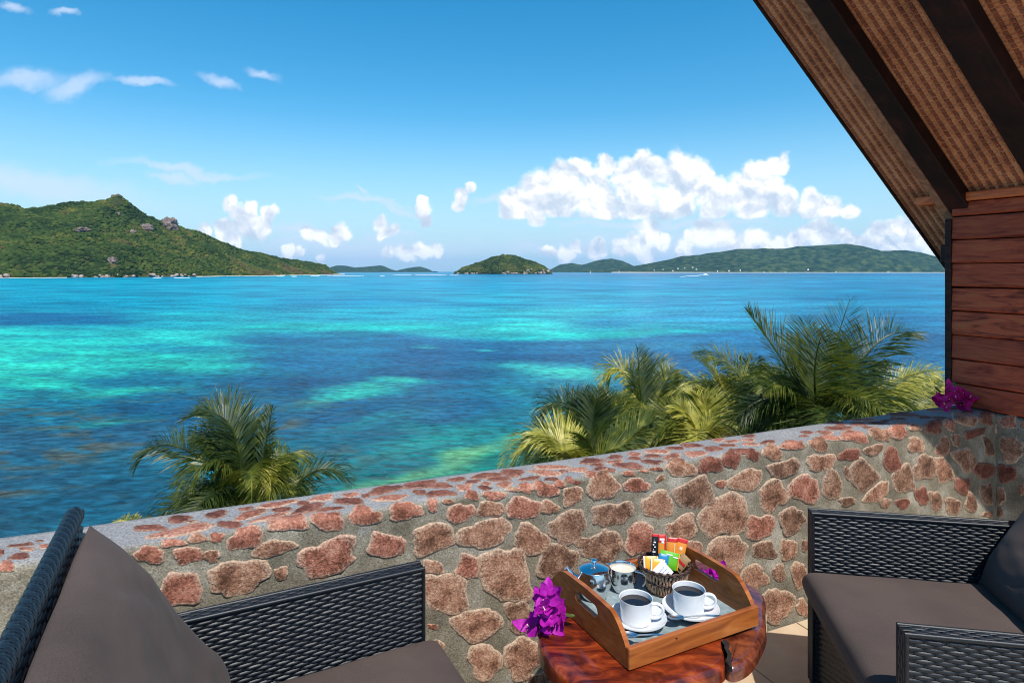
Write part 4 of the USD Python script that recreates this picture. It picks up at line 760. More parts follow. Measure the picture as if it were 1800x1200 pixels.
# ------------------------------------------------------------------ rattan armchairs
def wicker(name, a, b): return mat(name, [(.35, a), (.65, b)], scale=60, rough=.44, bump=.25, bump_scale=300, bump_dist=.0015, spec=.45)
WICK = wicker('black_rattan', (.0035, .0055, .009), (.008, .011, .016))
WICK_DARK = mat('rattan_core', [(.004, .0045, .006), (.008, .009, .011)], scale=20, rough=.6)
FABRIC = usdkit.material(stage, '/World/Looks/taupe_canvas', {'tc': ('texture_coordinate', {}), 'n': ('noise_texture', {'scale': 4.0, 'detail': 5.0}), 'f': ('noise_texture', {'scale': 420.0, 'detail': 2.0}), 'r': ('rgb_ramp', {'ramp': [(.3, (.056, .041, .036)), (.6, (.080, .058, .051))]}),
    'r2': ('rgb_ramp', {'ramp': [(.3, (.8, .8, .8)), (.7, (1.2, 1.2, 1.2))]}), 'mu': ('mix', {'mix_type': 'multiply', 'fac': 1.0}), 'b': ('bump', {'strength': .35, 'distance': .0015}), 'p': ('principled_bsdf', {'roughness': .9, 'specular_ior_level': .2, 'sheen_weight': .03, 'sheen_roughness': .5})},
    [('tc.object', 'n.vector'), ('tc.object', 'f.vector'), ('n.fac', 'r.fac'), ('f.fac', 'r2.fac'), ('r.color', 'mu.color1'), ('r2.color', 'mu.color2'), ('mu.color', 'p.base_color'), ('f.fac', 'b.height'), ('b.normal', 'p.normal')], surface='p.BSDF')
def bump_strand(L, W, Hh, nl=8, nw=5):
    a = np.linspace(-1, 1, nl); b = np.linspace(-1, 1, nw)
    A, B = np.meshgrid(a, b, indexing='ij')
    return np.stack([A * L / 2, B * W / 2, Hh * np.sqrt(np.clip(1 - .97 * np.abs(A) ** 7, 0, 1)) * np.sqrt(np.clip(1 - .85 * B ** 2, 0, 1))], -1).reshape(-1, 3), grid_faces(nl, nw)
def weave(acc, O, X, Y, Z, w, h, seed, cell=.046, row=.0094, amp=.0046):
    """Staggered strands over a panel with corner O and unit axes X (along strands), Y, and normal Z."""
    r = rnd(seed); O, X, Y, Z = map(lambda q: np.asarray(q, float), (O, X, Y, Z)); v0, f = bump_strand(cell * .93, row * 1.06, amp)
    if np.cross(X, Y) @ Z < 0: f = f[:, ::-1]
    for j in range(int(h / row)):
        off = (j % 2) * cell / 2
        k = 0
        while True:
            c = off + k * cell
            if c > w: break
            v = v0.copy()
            lo, hi = -min(c, cell * .5), min(w - c, cell * .5)
            v[:, 0] = np.clip(v[:, 0], lo, hi)
            g = 1 + r.normal(0, .06)
            p = O + (c + v[:, :1]) * X + ((j + .5) * row + v[:, 1:2] + .05 * v[:, :1] + r.normal(0, .0004)) * Y + v[:, 2:] * g * Z
            acc.add(p, f); k += 1
def wrap_edge(acc, A, B, U, half, seed, pitch=.017, amp=.006):
    """A row of strands wound round an edge from A to B; U is the direction they run across, half its half-width."""
    r = rnd(seed); A, B, U = map(lambda q: np.asarray(q, float), (A, B, U)); T = (B - A); ln = np.linalg.norm(T); T /= ln; Z = np.cross(T, U); 
    if Z[2] < -.1: Z = -Z
    for k in range(int(ln / pitch)):
        c = A + T * (k + .5) * pitch; ph = np.linspace(-math.pi * .62, math.pi * .62, 9)
        skew = pitch * .55
        pts = [c + U * half * math.sin(q) * 1.02 + Z * (half * .55 * math.cos(q) - half * .5 + .004) + T * skew * q / 2 for q in ph]
        v, f = tube(pts, pitch * .50 * r.uniform(.92, 1.05), 6, True, flat=None)
        acc.add(v, f)
def cushion_mesh(w, d, h, p=9.0, e=.35, pinch=0.0, seed=0, wr=.004, n=34):
    """Pillow centred at the origin, w along x, d along y, h thick along z."""
    a = np.sin(np.linspace(-1, 1, n) * math.pi / 2); A, B = np.meshgrid(a, a, indexing='ij')
    sx = 1 - pinch * (1 - np.abs(A) ** 2) * np.abs(B) ** 6; sy = 1 - pinch * (1 - np.abs(B) ** 2) * np.abs(A) ** 6
    X, Y = A * w / 2 * sy, B * d / 2 * sx
    prof = (np.clip(1 - np.abs(A) ** p, 0, 1) * np.clip(1 - np.abs(B) ** p, 0, 1)) ** e
    nz = lambda sd: (meshkit.fbm(np.stack([X * 5, Y * 3.2, 0 * X + sd], -1), 4, 50 + seed) - .5) * wr * 4 * prof
    top = np.stack([X, Y, prof * h / 2 + nz(1)], -1).reshape(-1, 3); bot = np.stack([X, Y, -prof * h / 2 + nz(4)], -1).reshape(-1, 3)
    f = grid_faces(n, n); f = np.vstack([f[:, [0, 1, 2]], f[:, [0, 2, 3]]])
    idx = np.arange(n * n).reshape(n, n); ring = np.concatenate([idx[0, :-1], idx[:-1, -1], idx[-1, :0:-1], idx[:0:-1, 0]])
    nx_ = np.roll(ring, -1); m = n * n
    side = np.vstack([np.stack([ring, nx_, nx_ + m], 1), np.stack([ring, nx_ + m, ring + m], 1)])
    return np.vstack([top, bot]), np.vstack([f, f[:, ::-1] + m, side])
def make_chair(loc, rot, label):
    t = thing('rattan_armchair', label, 'armchair', loc, rot)
    W2, AT, AH, AD, SB = .40, .05, .652, .76, .352
    for sg, sd in ((1, 1), (-1, 2)):
        yo, yi = sg * W2, sg * (W2 - AT); ya, yb = min(yo, yi), max(yo, yi)
        obj('arm_core', box(-AD, -.006, ya + .006, yb - .006, .03, AH - .012), WICK_DARK, t)
        a = Acc()
        weave(a, (-AD, yi - sg * -.006, .04), (1, 0, 0), (0, 0, 1), (0, -sg, 0), AD - .012, AH - .055, sd)
        weave(a, (-AD, yo - sg * .006, .04), (1, 0, 0), (0, 0, 1), (0, sg, 0), AD - .012, AH - .055, sd + 10)
        obj('woven_arm_panel', a, WICK, t, smooth=True, kind='stuff')
        a = Acc(); weave(a, (-AD, ya + .001, AH - .011), (1, 0, 0), (0, 1, 0), (0, 0, 1), AD - .004, AT, sd + 20, row=.0092, amp=.004)
        for yy in (ya + .004, yb - .004): a.add(*tube([(-AD, yy, AH - .010), (-.004, yy, AH - .010)], .006, 8))
        obj('woven_arm_top', a, WICK, t, smooth=50, kind='stuff')
        a = Acc(); weave(a, (-.007, ya + .001, .04), (0, 0, 1), (0, 1, 0), (1, 0, 0), AH - .05, AT, sd + 30, row=.0092, amp=.004)
        for yy in (ya + .004, yb - .004): a.add(*tube([(-.008, yy, .035), (-.008, yy, AH - .008)], .006, 8))
        obj('woven_arm_front', a, WICK, t, smooth=50, kind='stuff')
        for x in (-.03, -AD + .04):
            obj('leg', bevel_box(x - .022, x + .022, (yo + yi) / 2 - .02, (yo + yi) / 2 + .02, 0, .035, .004), WICK_DARK, t)
    obj('seat_core', box(-AD + .05, -.030, -W2 + AT, W2 - AT, .06, SB), WICK_DARK, t)
    a = Acc(); weave(a, (-.029, -W2 + AT, .065), (0, 1, 0), (0, 0, 1), (1, 0, 0), 2 * (W2 - AT), SB - .075, 31); obj('woven_seat_front', a, WICK, t, smooth=True, kind='stuff')
    # back: leaning slab with a rolled top rim
    B0, B1 = np.array([-.70, 0, .30]), np.array([-.850, 0, .922]); up = (B1 - B0) / np.linalg.norm(B1 - B0); nrm = np.array([up[2], 0, -up[0]]); ln = np.linalg.norm(B1 - B0)
    sl = box(0, 1, 0, 1, 0, 1)[0]; core = B0 + (sl[:, :1] * ln) * up + (sl[:, 1:2] * (2 * W2 - .03) - W2 + .015) * np.array([0, 1, 0]) + (sl[:, 2:] * .022 - .011) * nrm
    obj('back_core', (core, box(0, 1, 0, 1, 0, 1)[1]), WICK_DARK, t)
    a = Acc(); weave(a, B0 + [0, -W2 + .015, 0] - nrm * .011, (0, 1, 0), up, -nrm, 2 * W2 - .03, ln, 41); weave(a, B0 + [0, -W2 + .015, 0] + nrm * .011, (0, 1, 0), up, nrm, 2 * W2 - .03, ln, 42)
    obj('woven_back_panel', a, WICK, t, smooth=True, kind='stuff')
    a = Acc(); r = rnd(43); cen = B1 + [0, 0, .004]
    for k in range(int((2 * W2 + .02) / .014)):
        y = -W2 - .005 + (k + .5) * .014
        for m in range(5):
            q = -1.9 + m * .95 + (k % 2) * .45
            dirv = np.array([-math.sin(q) * 1.0, 0, math.cos(q)])
            c = cen + [0, y, 0] + dirv * .014
            tv = np.cross(dirv, [0, 1, 0]); ax = np.array([0, 1, 0]) * .85 + tv * .5; ax /= np.linalg.norm(ax); bx = np.cross(dirv, ax)
            v0, f0 = bump_strand(.028, .015, .006, 6, 5)
            a.add(c + v0[:, :1] * ax + v0[:, 1:2] * bx + v0[:, 2:] * dirv, f0)
    a.add(*tube([cen + [0, -W2, 0], cen + [0, W2, 0]], .015, 14))
    obj('back_rim', a, WICK, t, smooth=45, kind='stuff')
    for y in (-W2 + .04, W2 - .04):
        obj('leg', bevel_box(-.74, -.69, y - .02, y + .02, 0, .30, .004), WICK_DARK, t)
    v, f = cushion_mesh(.66, 2 * (W2 - AT) - .012, .104, p=22, e=.42, seed=1, wr=.003)
    obj('seat_cushion', (v + [-.298, 0, SB + .052], f), FABRIC, t, smooth=True)
    v, f = cushion_mesh(.61, 2 * (W2 - AT) + .0, .155, p=3.4, e=.62, pinch=.0, seed=2, wr=.017, n=60)
    # x of the pillow runs up the back
    U = np.array([-.27, 0, .45]); U /= np.linalg.norm(U); Nf = np.array([U[2], 0, -U[0]])
    cen = np.array([-.672, 0, .682]) + Nf * .0
    w = cen + v[:, :1] * U * .9 + v[:, 1:2] * np.array([0, 1, 0]) + v[:, 2:] * Nf
    obj('back_cushion', (w, f[:, ::-1]), FABRIC, t, smooth=True)
    return t
ANG_L = math.radians(27.0)
def chair_origin(corner, ang, side): return np.array([corner[0], corner[1], 0]) - side * .40 * np.array([-math.sin(ang), math.cos(ang), 0])
CL = chair_origin((-.27, 1.855), ANG_L, 1)
chair = make_chair(CL, ANG_L, 'black rattan armchair at the left, seen past its big taupe back cushion')
ANG_R = math.radians(169.7)
CR = chair_origin((1.067, 2.265), ANG_R, -1)
copy_of(chair, 'rattan_armchair', CR, ANG_R, 'black rattan armchair at the right under the roof, facing the table')

# ------------------------------------------------------------------ side table
ZTAB = .555
M_table = usdkit.material(stage, '/World/Looks/polished_takamaka', {'geo': ('geometry', {}), 'm': ('mapping', {'scale': (2.0, 5.0, 5.0), 'rotation': (0, 0, .5)}), 'n': ('noise_texture', {'scale': 3.2, 'detail': 7.0, 'roughness': .62, 'distortion': 2.0}), 'r': ('rgb_ramp', {'ramp': [(.30, (.020, .003, .002)), (.44, (.085, .010, .003)), (.58, (.22, .030, .006)), (.72, (.36, .085, .015))]}),
    'p': ('principled_bsdf', {'roughness': .35, 'coat_weight': .7, 'coat_roughness': .04, 'specular_ior_level': .25})}, [('geo.position', 'm.vector'), ('m.vector', 'n.vector'), ('n.fac', 'r.fac'), ('r.color', 'p.base_color')], surface='p.BSDF')
M_burl = usdkit.material(stage, '/World/Looks/polished_burl', {'geo': ('geometry', {}), 'n': ('noise_texture', {'scale': 26.0, 'detail': 6.0, 'roughness': .65, 'distortion': 1.0}), 'r': ('rgb_ramp', {'ramp': [(.32, (.018, .004, .003)), (.5, (.10, .02, .008)), (.7, (.24, .06, .02))]}),
    'p': ('principled_bsdf', {'roughness': .3, 'coat_weight': 1.0, 'coat_roughness': .05})}, [('geo.position', 'n.vector'), ('n.fac', 'r.fac'), ('r.color', 'p.base_color')], surface='p.BSDF')
def slab(px, z, th, rnd_=.018, n=90):
    P = np.array([on_z(u, v, z)[:2] for u, v in px]); P = np.vstack([P, P[:1]])
    from scipy.interpolate import splprep, splev
    tck, _ = splprep(P.T, s=1e-5, per=True); q = np.array(splev(np.linspace(0, 1, n, endpoint=False), tck)).T
    if Polygon(q).exterior.is_ccw is False: q = q[::-1]
    t = np.roll(q, -1, 0) - np.roll(q, 1, 0); nn = np.stack([t[:, 1], -t[:, 0]], 1); nn /= np.linalg.norm(nn, axis=1)[:, None]
    rows = []
    for a in np.linspace(0, 1, 6): rows.append((-rnd_ * (1 - math.sin(a * math.pi / 2)), z - rnd_ * (1 - math.cos(a * math.pi / 2))))
    rows += [(.002, z - th * .6), (-.012, z - th + .008), (-.03, z - th)]
    V = np.vstack([np.column_stack([q + nn * o, np.full(n, zz)]) for o, zz in rows])
    F = grid_faces(len(rows), n, True)[:, ::-1]; F = np.vstack([F[:, [0, 1, 2]], F[:, [0, 2, 3]]])[:, ::-1]
    V = np.vstack([V, [[*q.mean(0), z]], [[*q.mean(0), z - th]]]); k = np.arange(n); m = (len(rows) - 1) * n
    F = np.vstack([F, np.stack([k, (k + 1) % n, np.full(n, len(V) - 2)], 1), np.stack([m + (k + 1) % n, m + k, np.full(n, len(V) - 1)], 1)])
    return V, F
TB = np.array([.38, 1.72, 0.0])
tb = thing('side_table', 'low side table with a glossy red brown slab top of irregular outline', 'table', TB)
v, f = slab([(947, 1105), (948, 1130), (962, 1158), (995, 1188), (1045, 1210), (1110, 1216), (1170, 1203), (1232, 1184), (1268, 1170), (1279, 1152), (1272, 1134), (1280, 1118), (1290, 1060), (1285, 1012), (1235, 985), (1130, 975), (1035, 1000), (975, 1050)], ZTAB, .065)
obj('tabletop', (v - TB, f), M_table, tb, smooth=40)
v, f = slab([(1262, 1120), (1262, 1150), (1284, 1172), (1312, 1162), (1332, 1138), (1346, 1105), (1346, 1070), (1330, 1030), (1305, 1020), (1285, 1060), (1272, 1100)], ZTAB - .006, .058)
obj('side_lobe', (v - TB, f), M_burl, tb, smooth=40, label='darker knotty lobe of the slab beyond the crack')
ck = np.array([on_z(u, v, ZTAB + .0012) for u, v in [(1268, 1126), (1274, 1134), (1271, 1142), (1279, 1150), (1276, 1160), (1282, 1170), (1287, 1172), (1284, 1158), (1286, 1148), (1280, 1139), (1282, 1130), (1275, 1122)]])
cb = ck - [0, 0, .012]; nck = len(ck)
cf = [[0, k, k + 1] for k in range(1, nck - 1)] + [[k, (k + 1) % nck, nck + (k + 1) % nck] for k in range(nck)] + [[k, nck + (k + 1) % nck, nck + k] for k in range(nck)]
obj('bark_crack', (np.vstack([ck, cb]) - TB, np.array(cf)), mat('charred_bark', [(.006, .004, .003), (.03, .018, .012)], scale=80, rough=.95, bump=1.0, coords='position'), tb)
prof = [(.001, 0), (.17, 0), (.16, .03), (.10, .10), (.08, .28), (.10, .42), (.15, ZTAB - .0645), (.001, ZTAB - .064)]
obj('pedestal', lathe(prof, 28), M_burl, tb, smooth=40)

# ------------------------------------------------------------------ serving tray
ZB = ZTAB + .003
FLc = on_z(1106, 1179, ZB); FRc = on_z(1334, 1099, ZB)
TA = math.atan2(FRc[1] - FLc[1], FRc[0] - FLc[0]); TW, TD = float(np.linalg.norm(FRc - FLc)), .37
M_teak = mat('tray_teak', [(.25, (.15, .036, .008)), (.5, (.31, .088, .018)), (.75, (.42, .15, .036))], scale=14, detail=6, rough=.34, stretch=(.35, 1.0, 3.0), bump=.12, bump_scale=60, bump_dist=.001, distort=1.2, coat_weight=.12, coat_roughness=.1, spec=.3)
M_slate = mat('blue_grey_tray_cloth', [(.3, (.14, .19, .205)), (.5, (.20, .255, .27)), (.7, (.27, .33, .345))], scale=60, detail=8, rough=.75, bump=.3, bump_scale=500, bump_dist=.001)
tray = thing('serving_tray', 'varnished teak serving tray with arched handles on the side table', 'tray', FLc, TA)
WT = .013
obj('base', box(WT, TW - WT, WT, TD - WT, .002, .009), M_teak, tray)
obj('lining', box(WT + .0005, TW - WT - .0005, WT + .0005, TD - WT - .0005, .0092, .0112), M_slate, tray, label='blue grey cloth lining')
obj('rail', bevel_box(.0, TW, 0, WT, 0, .052, .002), M_teak, tray, label='front rail'); obj('rail', bevel_box(WT + .001, TW - WT - .001, TD - WT, TD, 0, .052, .002), M_teak, tray)
def side_panel():
    pts = [(WT + .0005, 0), (TD, 0), (TD, .048)]
    for t in np.linspace(0, 1, 10)[1:]: pts.append((TD - .085 * t, .048 + .060 * math.sin(t * math.pi / 2) ** .9))
    for t in np.linspace(0, 1, 6)[1:-1]: pts.append((TD - .085 + (.085 + .088 - TD) * t, .108 + .003 * math.sin(t * math.pi)))
    for t in np.linspace(1, 0, 10): pts.append((.088 - (.088 - WT) * (1 - t) ** 1.0, .048 + .060 * math.sin(t * math.pi / 2) ** .9))
    hole = Point(TD / 2 - .038, .072).buffer(.0155).union(Point(TD / 2 + .038, .072).buffer(.0155)).convex_hull
    m = trimesh.creation.extrude_polygon(Polygon(pts).difference(hole), WT, engine='earcut')
    v = m.vertices[:, [2, 0, 1]]; return v, m.faces
v, f = side_panel()
for x0 in (0, TW - WT):
    obj('handle_panel', (v + [x0, 0, 0], f), M_teak, tray, smooth=30)
ZI = ZB + .0115
def tray_z(u, v): return on_z(u, v, ZI)

# ------------------------------------------------------------------ crockery
PORC = mat('white_porcelain', [(.64, .65, .66), (.66, .67, .68)], scale=2, rough=.12, spec=.5, coat_weight=.5)
COFFEE = mat('black_coffee', [(.008, .004, .002), (.014, .006, .003)], scale=5, rough=.05)
CREAM = mat('milk', [(.62, .55, .42), (.68, .61, .48)], scale=5, rough=.3)
SPOON = mat('brushed_steel', [(.66, .66, .65), (.74, .74, .73)], scale=2, rough=.24, metallic=1.0)
STEEL = mat('polished_steel', [(.72, .72, .72), (.78, .78, .78)], scale=2, rough=.13, metallic=1.0)
def saucer_parts(t):
    obj('plate', lathe([(.001, .006), (.030, .006), (.034, .0075), (.050, .011), (.068, .019), (.0745, .0235), (.0755, .0235), (.0750, .0215), (.060, .0125), (.042, .004), (.036, 0.0), (.032, .001), (.001, .002)], 56), PORC, t, smooth=40)
MZ = .76
def mug_parts(t):
    obj('body', lathe([(r_, z_ * MZ) for r_, z_ in [(.001, .0), (.036, 0), (.039, .003), (.0405, .012), (.0430, .076), (.0440, .080), (.0436, .0815), (.0425, .0812), (.0412, .079), (.0392, .020), (.036, .008), (.001, .006)]], 56), PORC, t, smooth=45)
    pa = [(.040, 0, .064), (.052, 0, .068), (.064, 0, .064), (.070, 0, .052), (.069, 0, .038), (.062, 0, .026), (.050, 0, .019), (.039, 0, .020)]
    from scipy.interpolate import splprep, splev
    tck, _ = splprep((np.array(pa) * [1, 1, MZ]).T, s=0); q = np.array(splev(np.linspace(0, 1, 26), tck)).T
    obj('handle', tube(q, .0062, 10, True, flat=.62), PORC, t, smooth=True)
    obj('coffee', lathe([(.0408, .0640 * MZ), (.030, .0642 * MZ), (.001, .0642 * MZ)], 40), COFFEE, t, smooth=True)
def spoon_parts(t):
    n, m = 12, 9; a = np.linspace(-1, 1, n); b = np.linspace(-1, 1, m); A, B = np.meshgrid(a, b, indexing='ij')
    wd = .0135 * np.sqrt(np.clip(1 - (A * .98) ** 2, 0, 1)) * (1 - .12 * A)
    top = np.stack([A * .022, B * wd, -.006 * (1 - A ** 2) * (1 - B ** 2) + .004], -1).reshape(-1, 3)
    F = grid_faces(n, m); obj('bowl', (np.vstack([top, top - [0, 0, .0012]]), np.vstack([F, F[:, ::-1] + n * m])), SPOON, t, smooth=True)
    x = np.linspace(.020, .118, 14); w = np.interp(x, [.02, .04, .1, .118], [.0028, .0024, .0042, .0055]); z = .0038 + .006 * np.sin((x - .02) / .1 * math.pi * .8)
    up = np.stack([np.concatenate([x, x]), np.concatenate([w, -w]), np.concatenate([z, z])], 1)
    F = grid_faces(2, 14); vv = np.vstack([up, up - [0, 0, .0013]]); obj('handle', (vv, np.vstack([F[:, ::-1], F + 28, [[0, 28, 42, 14]], [[13, 27, 55, 41]]])), SPOON, t)
S1 = tray_z(1121, 1096); S2 = tray_z(1214, 1079)
sau = thing('saucer', 'white saucer under the left coffee mug', 'saucer', S1, 0, 'saucers on the tray'); saucer_parts(sau)
copy_of(sau, 'saucer', S2, .3, 'white saucer under the right coffee mug beside the basket')
HA = math.radians(-14)
mug = thing('coffee_mug', 'white mug of black coffee at the left, nearest the teapot', 'mug', S1 + [-.004, .004, .0065], HA, 'mugs of black coffee'); mug_parts(mug)
copy_of(mug, 'coffee_mug', S2 + [-.004, .004, .0065], HA + .05, 'white mug of black coffee at the right, in front of the basket')
sp = thing('teaspoon', 'steel teaspoon on the left saucer', 'spoon', on_z(1106, 1117, ZI + .024), math.radians(-8), 'teaspoons on the saucers'); spoon_parts(sp)
copy_of(sp, 'teaspoon', on_z(1188, 1086, ZI + .024), math.radians(-2), 'steel teaspoon on the right saucer')

tp = thing('teapot', 'small polished steel teapot with domed lid', 'teapot', tray_z(1044, 1048), math.radians(182))
obj('body', lathe([(.001, 0), (.034, 0), (.036, .004), (.040, .010), (.047, .030), (.049, .045), (.0475, .060), (.043, .074), (.041, .080), (.0395, .080), (.0395, .074), (.043, .05), (.036, .008), (.001, .004)], 48), STEEL, tp, smooth=40)
lid = obj('lid', lathe([(.0425, .0795), (.0435, .0810), (.042, .0830), (.030, .0875), (.015, .0900), (.001, .0905)], 48), STEEL, tp, smooth=40)
obj('knob', lathe([(.004, .0900), (.0045, .0930), (.0042, .0960), (.0085, .0990), (.0105, .1030), (.009, .1065), (.001, .1080)], 24), STEEL, lid, smooth=40)
obj('spout', tube(bez((.040, 0, .040), (.060, 0, .058), (.080, 0, .084), 14), np.linspace(.016, .0075, 14), 12), STEEL, tp, smooth=40)
hv, hf = tube(bez((-.043, 0, .072), (-.080, 0, .050), (-.044, 0, .022), 18), .0042, 8, True)
obj('handle', (hv @ rotm((0, 0, 1), math.radians(62)).T, hf), STEEL, tp, smooth=True)
jug = thing('milk_jug', 'small open steel jug of milk beside the teapot', 'jug', tray_z(1095, 1036), math.radians(-20))
obj('body', lathe([(.001, 0), (.028, 0), (.031, .004), (.0375, .022), (.0395, .036), (.0370, .052), (.0375, .062), (.0395, .068), (.0385, .0682), (.0362, .062), (.0355, .052), (.037, .036), (.028, .006), (.001, .004)], 44), STEEL, jug, smooth=40)
obj('milk', lathe([(.0362, .0555), (.02, .0558), (.001, .0558)], 32), CREAM, jug, smooth=True)
obj('spout', (np.array([(-.034, -.012, .060), (-.034, .012, .060), (-.050, 0, .071), (-.037, -.012, .0685), (-.037, .012, .0685), (-.036, 0, .05)]), np.array([[0, 2, 3], [1, 4, 2], [0, 5, 2], [1, 2, 5]])), STEEL, jug)
obj('handle', tube(bez((.036, 0, .060), (.066, 0, .052), (.058, 0, .022), 16), .006, 8, True, flat=.5), STEEL, jug, smooth=True)

# ------------------------------------------------------------------ basket of sachets
M_wick = mat('brown_willow', [(.3, (.26, .12, .06)), (.5, (.50, .28, .16)), (.7, (.66, .44, .30))], scale=90, rough=.5, bump=.3, coords='position')
M_wickd = mat('dark_willow', [(.03, .012, .008), (.06, .026, .016)], scale=60, rough=.5, coords='position')
BK = tray_z(1168, 1035)
bk = thing('wicker_basket', 'small round brown wicker basket holding sachets', 'basket', BK, 0)
def brad(z): return np.interp(z, [0, .02, .075], [.048, .054, .072])
obj('lining', lathe([(.001, .003), (.045, .003), (.049, .02), (.067, .072)], 40), M_wickd, bk, smooth=40)
for k in range(44):
    a = 2 * math.pi * k / 44; z = np.linspace(.004, .071, 9); rr_ = brad(z) + .0012 * np.sin(z * 260 + (k % 2) * math.pi)
    da = a + .035 * np.sin(z * 180 + k)
    obj('stake', tube(np.stack([rr_ * np.cos(da), rr_ * np.sin(da), z], 1), .0036, 6), M_wick, bk, smooth=True)
for z, rr_, am in ((.004, .0032, .001), (.036, .0026, .002), (.040, .0024, -.002), (.071, .0036, .002), (.076, .0036, -.002)):
    a = np.linspace(0, 2 * math.pi, 89); q = brad(z) + .002 + am * np.cos(a * 22)
    obj('band', tube(np.stack([q * np.cos(a), q * np.sin(a), z + .0012 * np.sin(a * 22)], 1), rr_, 6, False), M_wickd, bk, smooth=True)
def flat(name, c, rough=.35): return mat(name, [tuple(x * .93 for x in c), c], scale=8, rough=rough, bump=.12, bump_scale=40, bump_dist=.002)
PC = {'black': flat('packet_black', (.012, .011, .011)), 'red': flat('packet_red', (.52, .018, .015)), 'orange': flat('packet_orange', (.72, .25, .03)), 'white': flat('packet_white', (.78, .78, .78)), 'green': flat('packet_green', (.12, .42, .02)), 'blue': flat('packet_blue', (.02, .20, .42)), 'yellow': flat('packet_yellow', (.80, .36, .02)), 'kraft': flat('packet_kraft', (.38, .22, .10)), 'ink': flat('packet_ink', (.05, .09, .40)), 'pale': flat('packet_pale', (.76, .60, .42))}
def pack(u, v, y, w, h, roll, tilt, base, bits, label, yaw=0.0):
    """A filled paper sachet w x h metres centred at a pixel and depth; bits: (x0,x1,z0,z1,colour) flat printed areas in fractions of its face."""
    c = at_depth(u, v, y); t = thing('sachet', label, 'sachet', c, yaw, None)
    n = 7; a = np.linspace(-1, 1, n); A, B = np.meshgrid(a, a, indexing='ij')
    puff = .0035 * (np.clip(1 - A ** 4, 0, 1) * np.clip(1 - B ** 4, 0, 1)) ** .5
    def put(x, z, d):
        x, z, d = np.broadcast_arrays(np.asarray(x, float), np.asarray(z, float), np.asarray(d, float))
        cr, sr, ct, st = math.cos(roll), math.sin(roll), math.cos(tilt), math.sin(tilt)
        x, z = x * cr - z * sr, x * sr + z * cr
        return np.stack([x, z * st - d * ct, z * ct + d * st], -1)
    fr = put(A * w / 2, B * h / 2, puff + .0006).reshape(-1, 3); bkk = put(A * w / 2, B * h / 2, -puff - .0006).reshape(-1, 3)
    F = grid_faces(n, n); obj('wrapper', (np.vstack([fr, bkk]), np.vstack([F, F[:, ::-1] + n * n])), PC[base], t, smooth=True)
    for k, (x0, x1, z0, z1, col, *nm) in enumerate(bits):
        m = 6; g, hh = np.meshgrid(np.linspace(x0, x1, m), np.linspace(z0, z1, m), indexing='ij')
        pf = .0035 * (np.clip(1 - (2 * g - 1) ** 4, 0, 1) * np.clip(1 - (2 * hh - 1) ** 4, 0, 1)) ** .5
        q = put((g - .5) * w, (hh - .5) * h, pf + .0013 + .0004 * k).reshape(-1, 3)
        obj(nm[0] if nm else 'print', (q, grid_faces(m, m)), PC[col], t)
    return t
squig = [(.12 + .1 * (k % 3), .30 + .12 * ((k * 2) % 4), .12 + k * .085, .165 + k * .085, 'white', 'lettering') for k in range(9)]
pack(1151, 963, 1.868, .020, .082, -.06, .12, 'black', [(0, 1, .92, 1, 'red', 'seal')] + squig, 'black coffee stick with white lettering at the back of the basket')
pack(1163, 963, 1.872, .026, .080, -.02, .12, 'orange', [(0, 1, .72, 1, 'red', 'band'), (.25, .8, .80, .87, 'white', 'lettering'), (.45, .75, .70, .78, 'white', 'lettering'), (.22, .78, .12, .30, 'pale', 'emblem'), (.82, 1, 0, .72, 'red', 'band')], 'orange and red coffee sachet with white mark, beside the black stick')
pack(1181, 967, 1.880, .032, .074, -.10, .15, 'orange', [(0, 1, .84, 1, 'red', 'band'), (.2, .75, .12, .32, 'pale', 'emblem'), (.66, .72, .45, .8, 'pale', 'gloss_line')], 'orange sachet with red top and pale emblem, in the middle of the back row')
pack(1196, 968, 1.890, .030, .074, -.28, .18, 'orange', [(0, 1, .84, 1, 'red', 'band'), (.3, .6, .55, .68, 'pale', 'emblem')], 'orange sachet with red top leaning right at the back of the basket')
pack(1176, 984, 1.850, .058, .048, -.24, .25, 'green', [(.30, .62, .80, .86, 'white', 'lettering'), (.66, .92, .72, .78, 'white', 'lettering'), (.93, .99, .04, .96, 'yellow', 'edge')], 'bright green tea sachet in the middle of the basket')
pack(1166, 984, 1.846, .030, .034, -.22, .28, 'blue', [(.2, .8, .3, .36, 'white', 'lettering')], 'blue sachet peeping out between the orange and green ones')
pack(1144, 990, 1.838, .044, .040, -.02, .30, 'yellow', [(0, .10, 0, 1, 'white', 'edge'), (.93, 1, 0, 1, 'white', 'edge')], 'orange sugar sachet with white edges at the left of the basket')
pack(1156, 995, 1.830, .042, .040, -.10, .34, 'yellow', [(0, .10, 0, 1, 'white', 'edge'), (.92, 1, 0, 1, 'white', 'edge')], 'orange sugar sachet with white edges in front of the left one')
pack(1165, 1004, 1.815, .044, .044, math.radians(42), .45, 'white', [(.12 + .25 * (k % 3), .30 + .25 * (k % 3), .24 + .2 * (k // 3), .27 + .2 * (k // 3), 'ink', 'lettering') for k in range(9)], 'white sugar sachet with blue print standing on its corner at the front')
pack(1198, 989, 1.845, .030, .052, -.62, .25, 'kraft', [(.1, .9, .15, .2, 'black', 'lettering'), (.1, .9, .45, .6, 'red', 'print')], 'brown kraft paper sachet at the right of the basket', yaw=-.5)

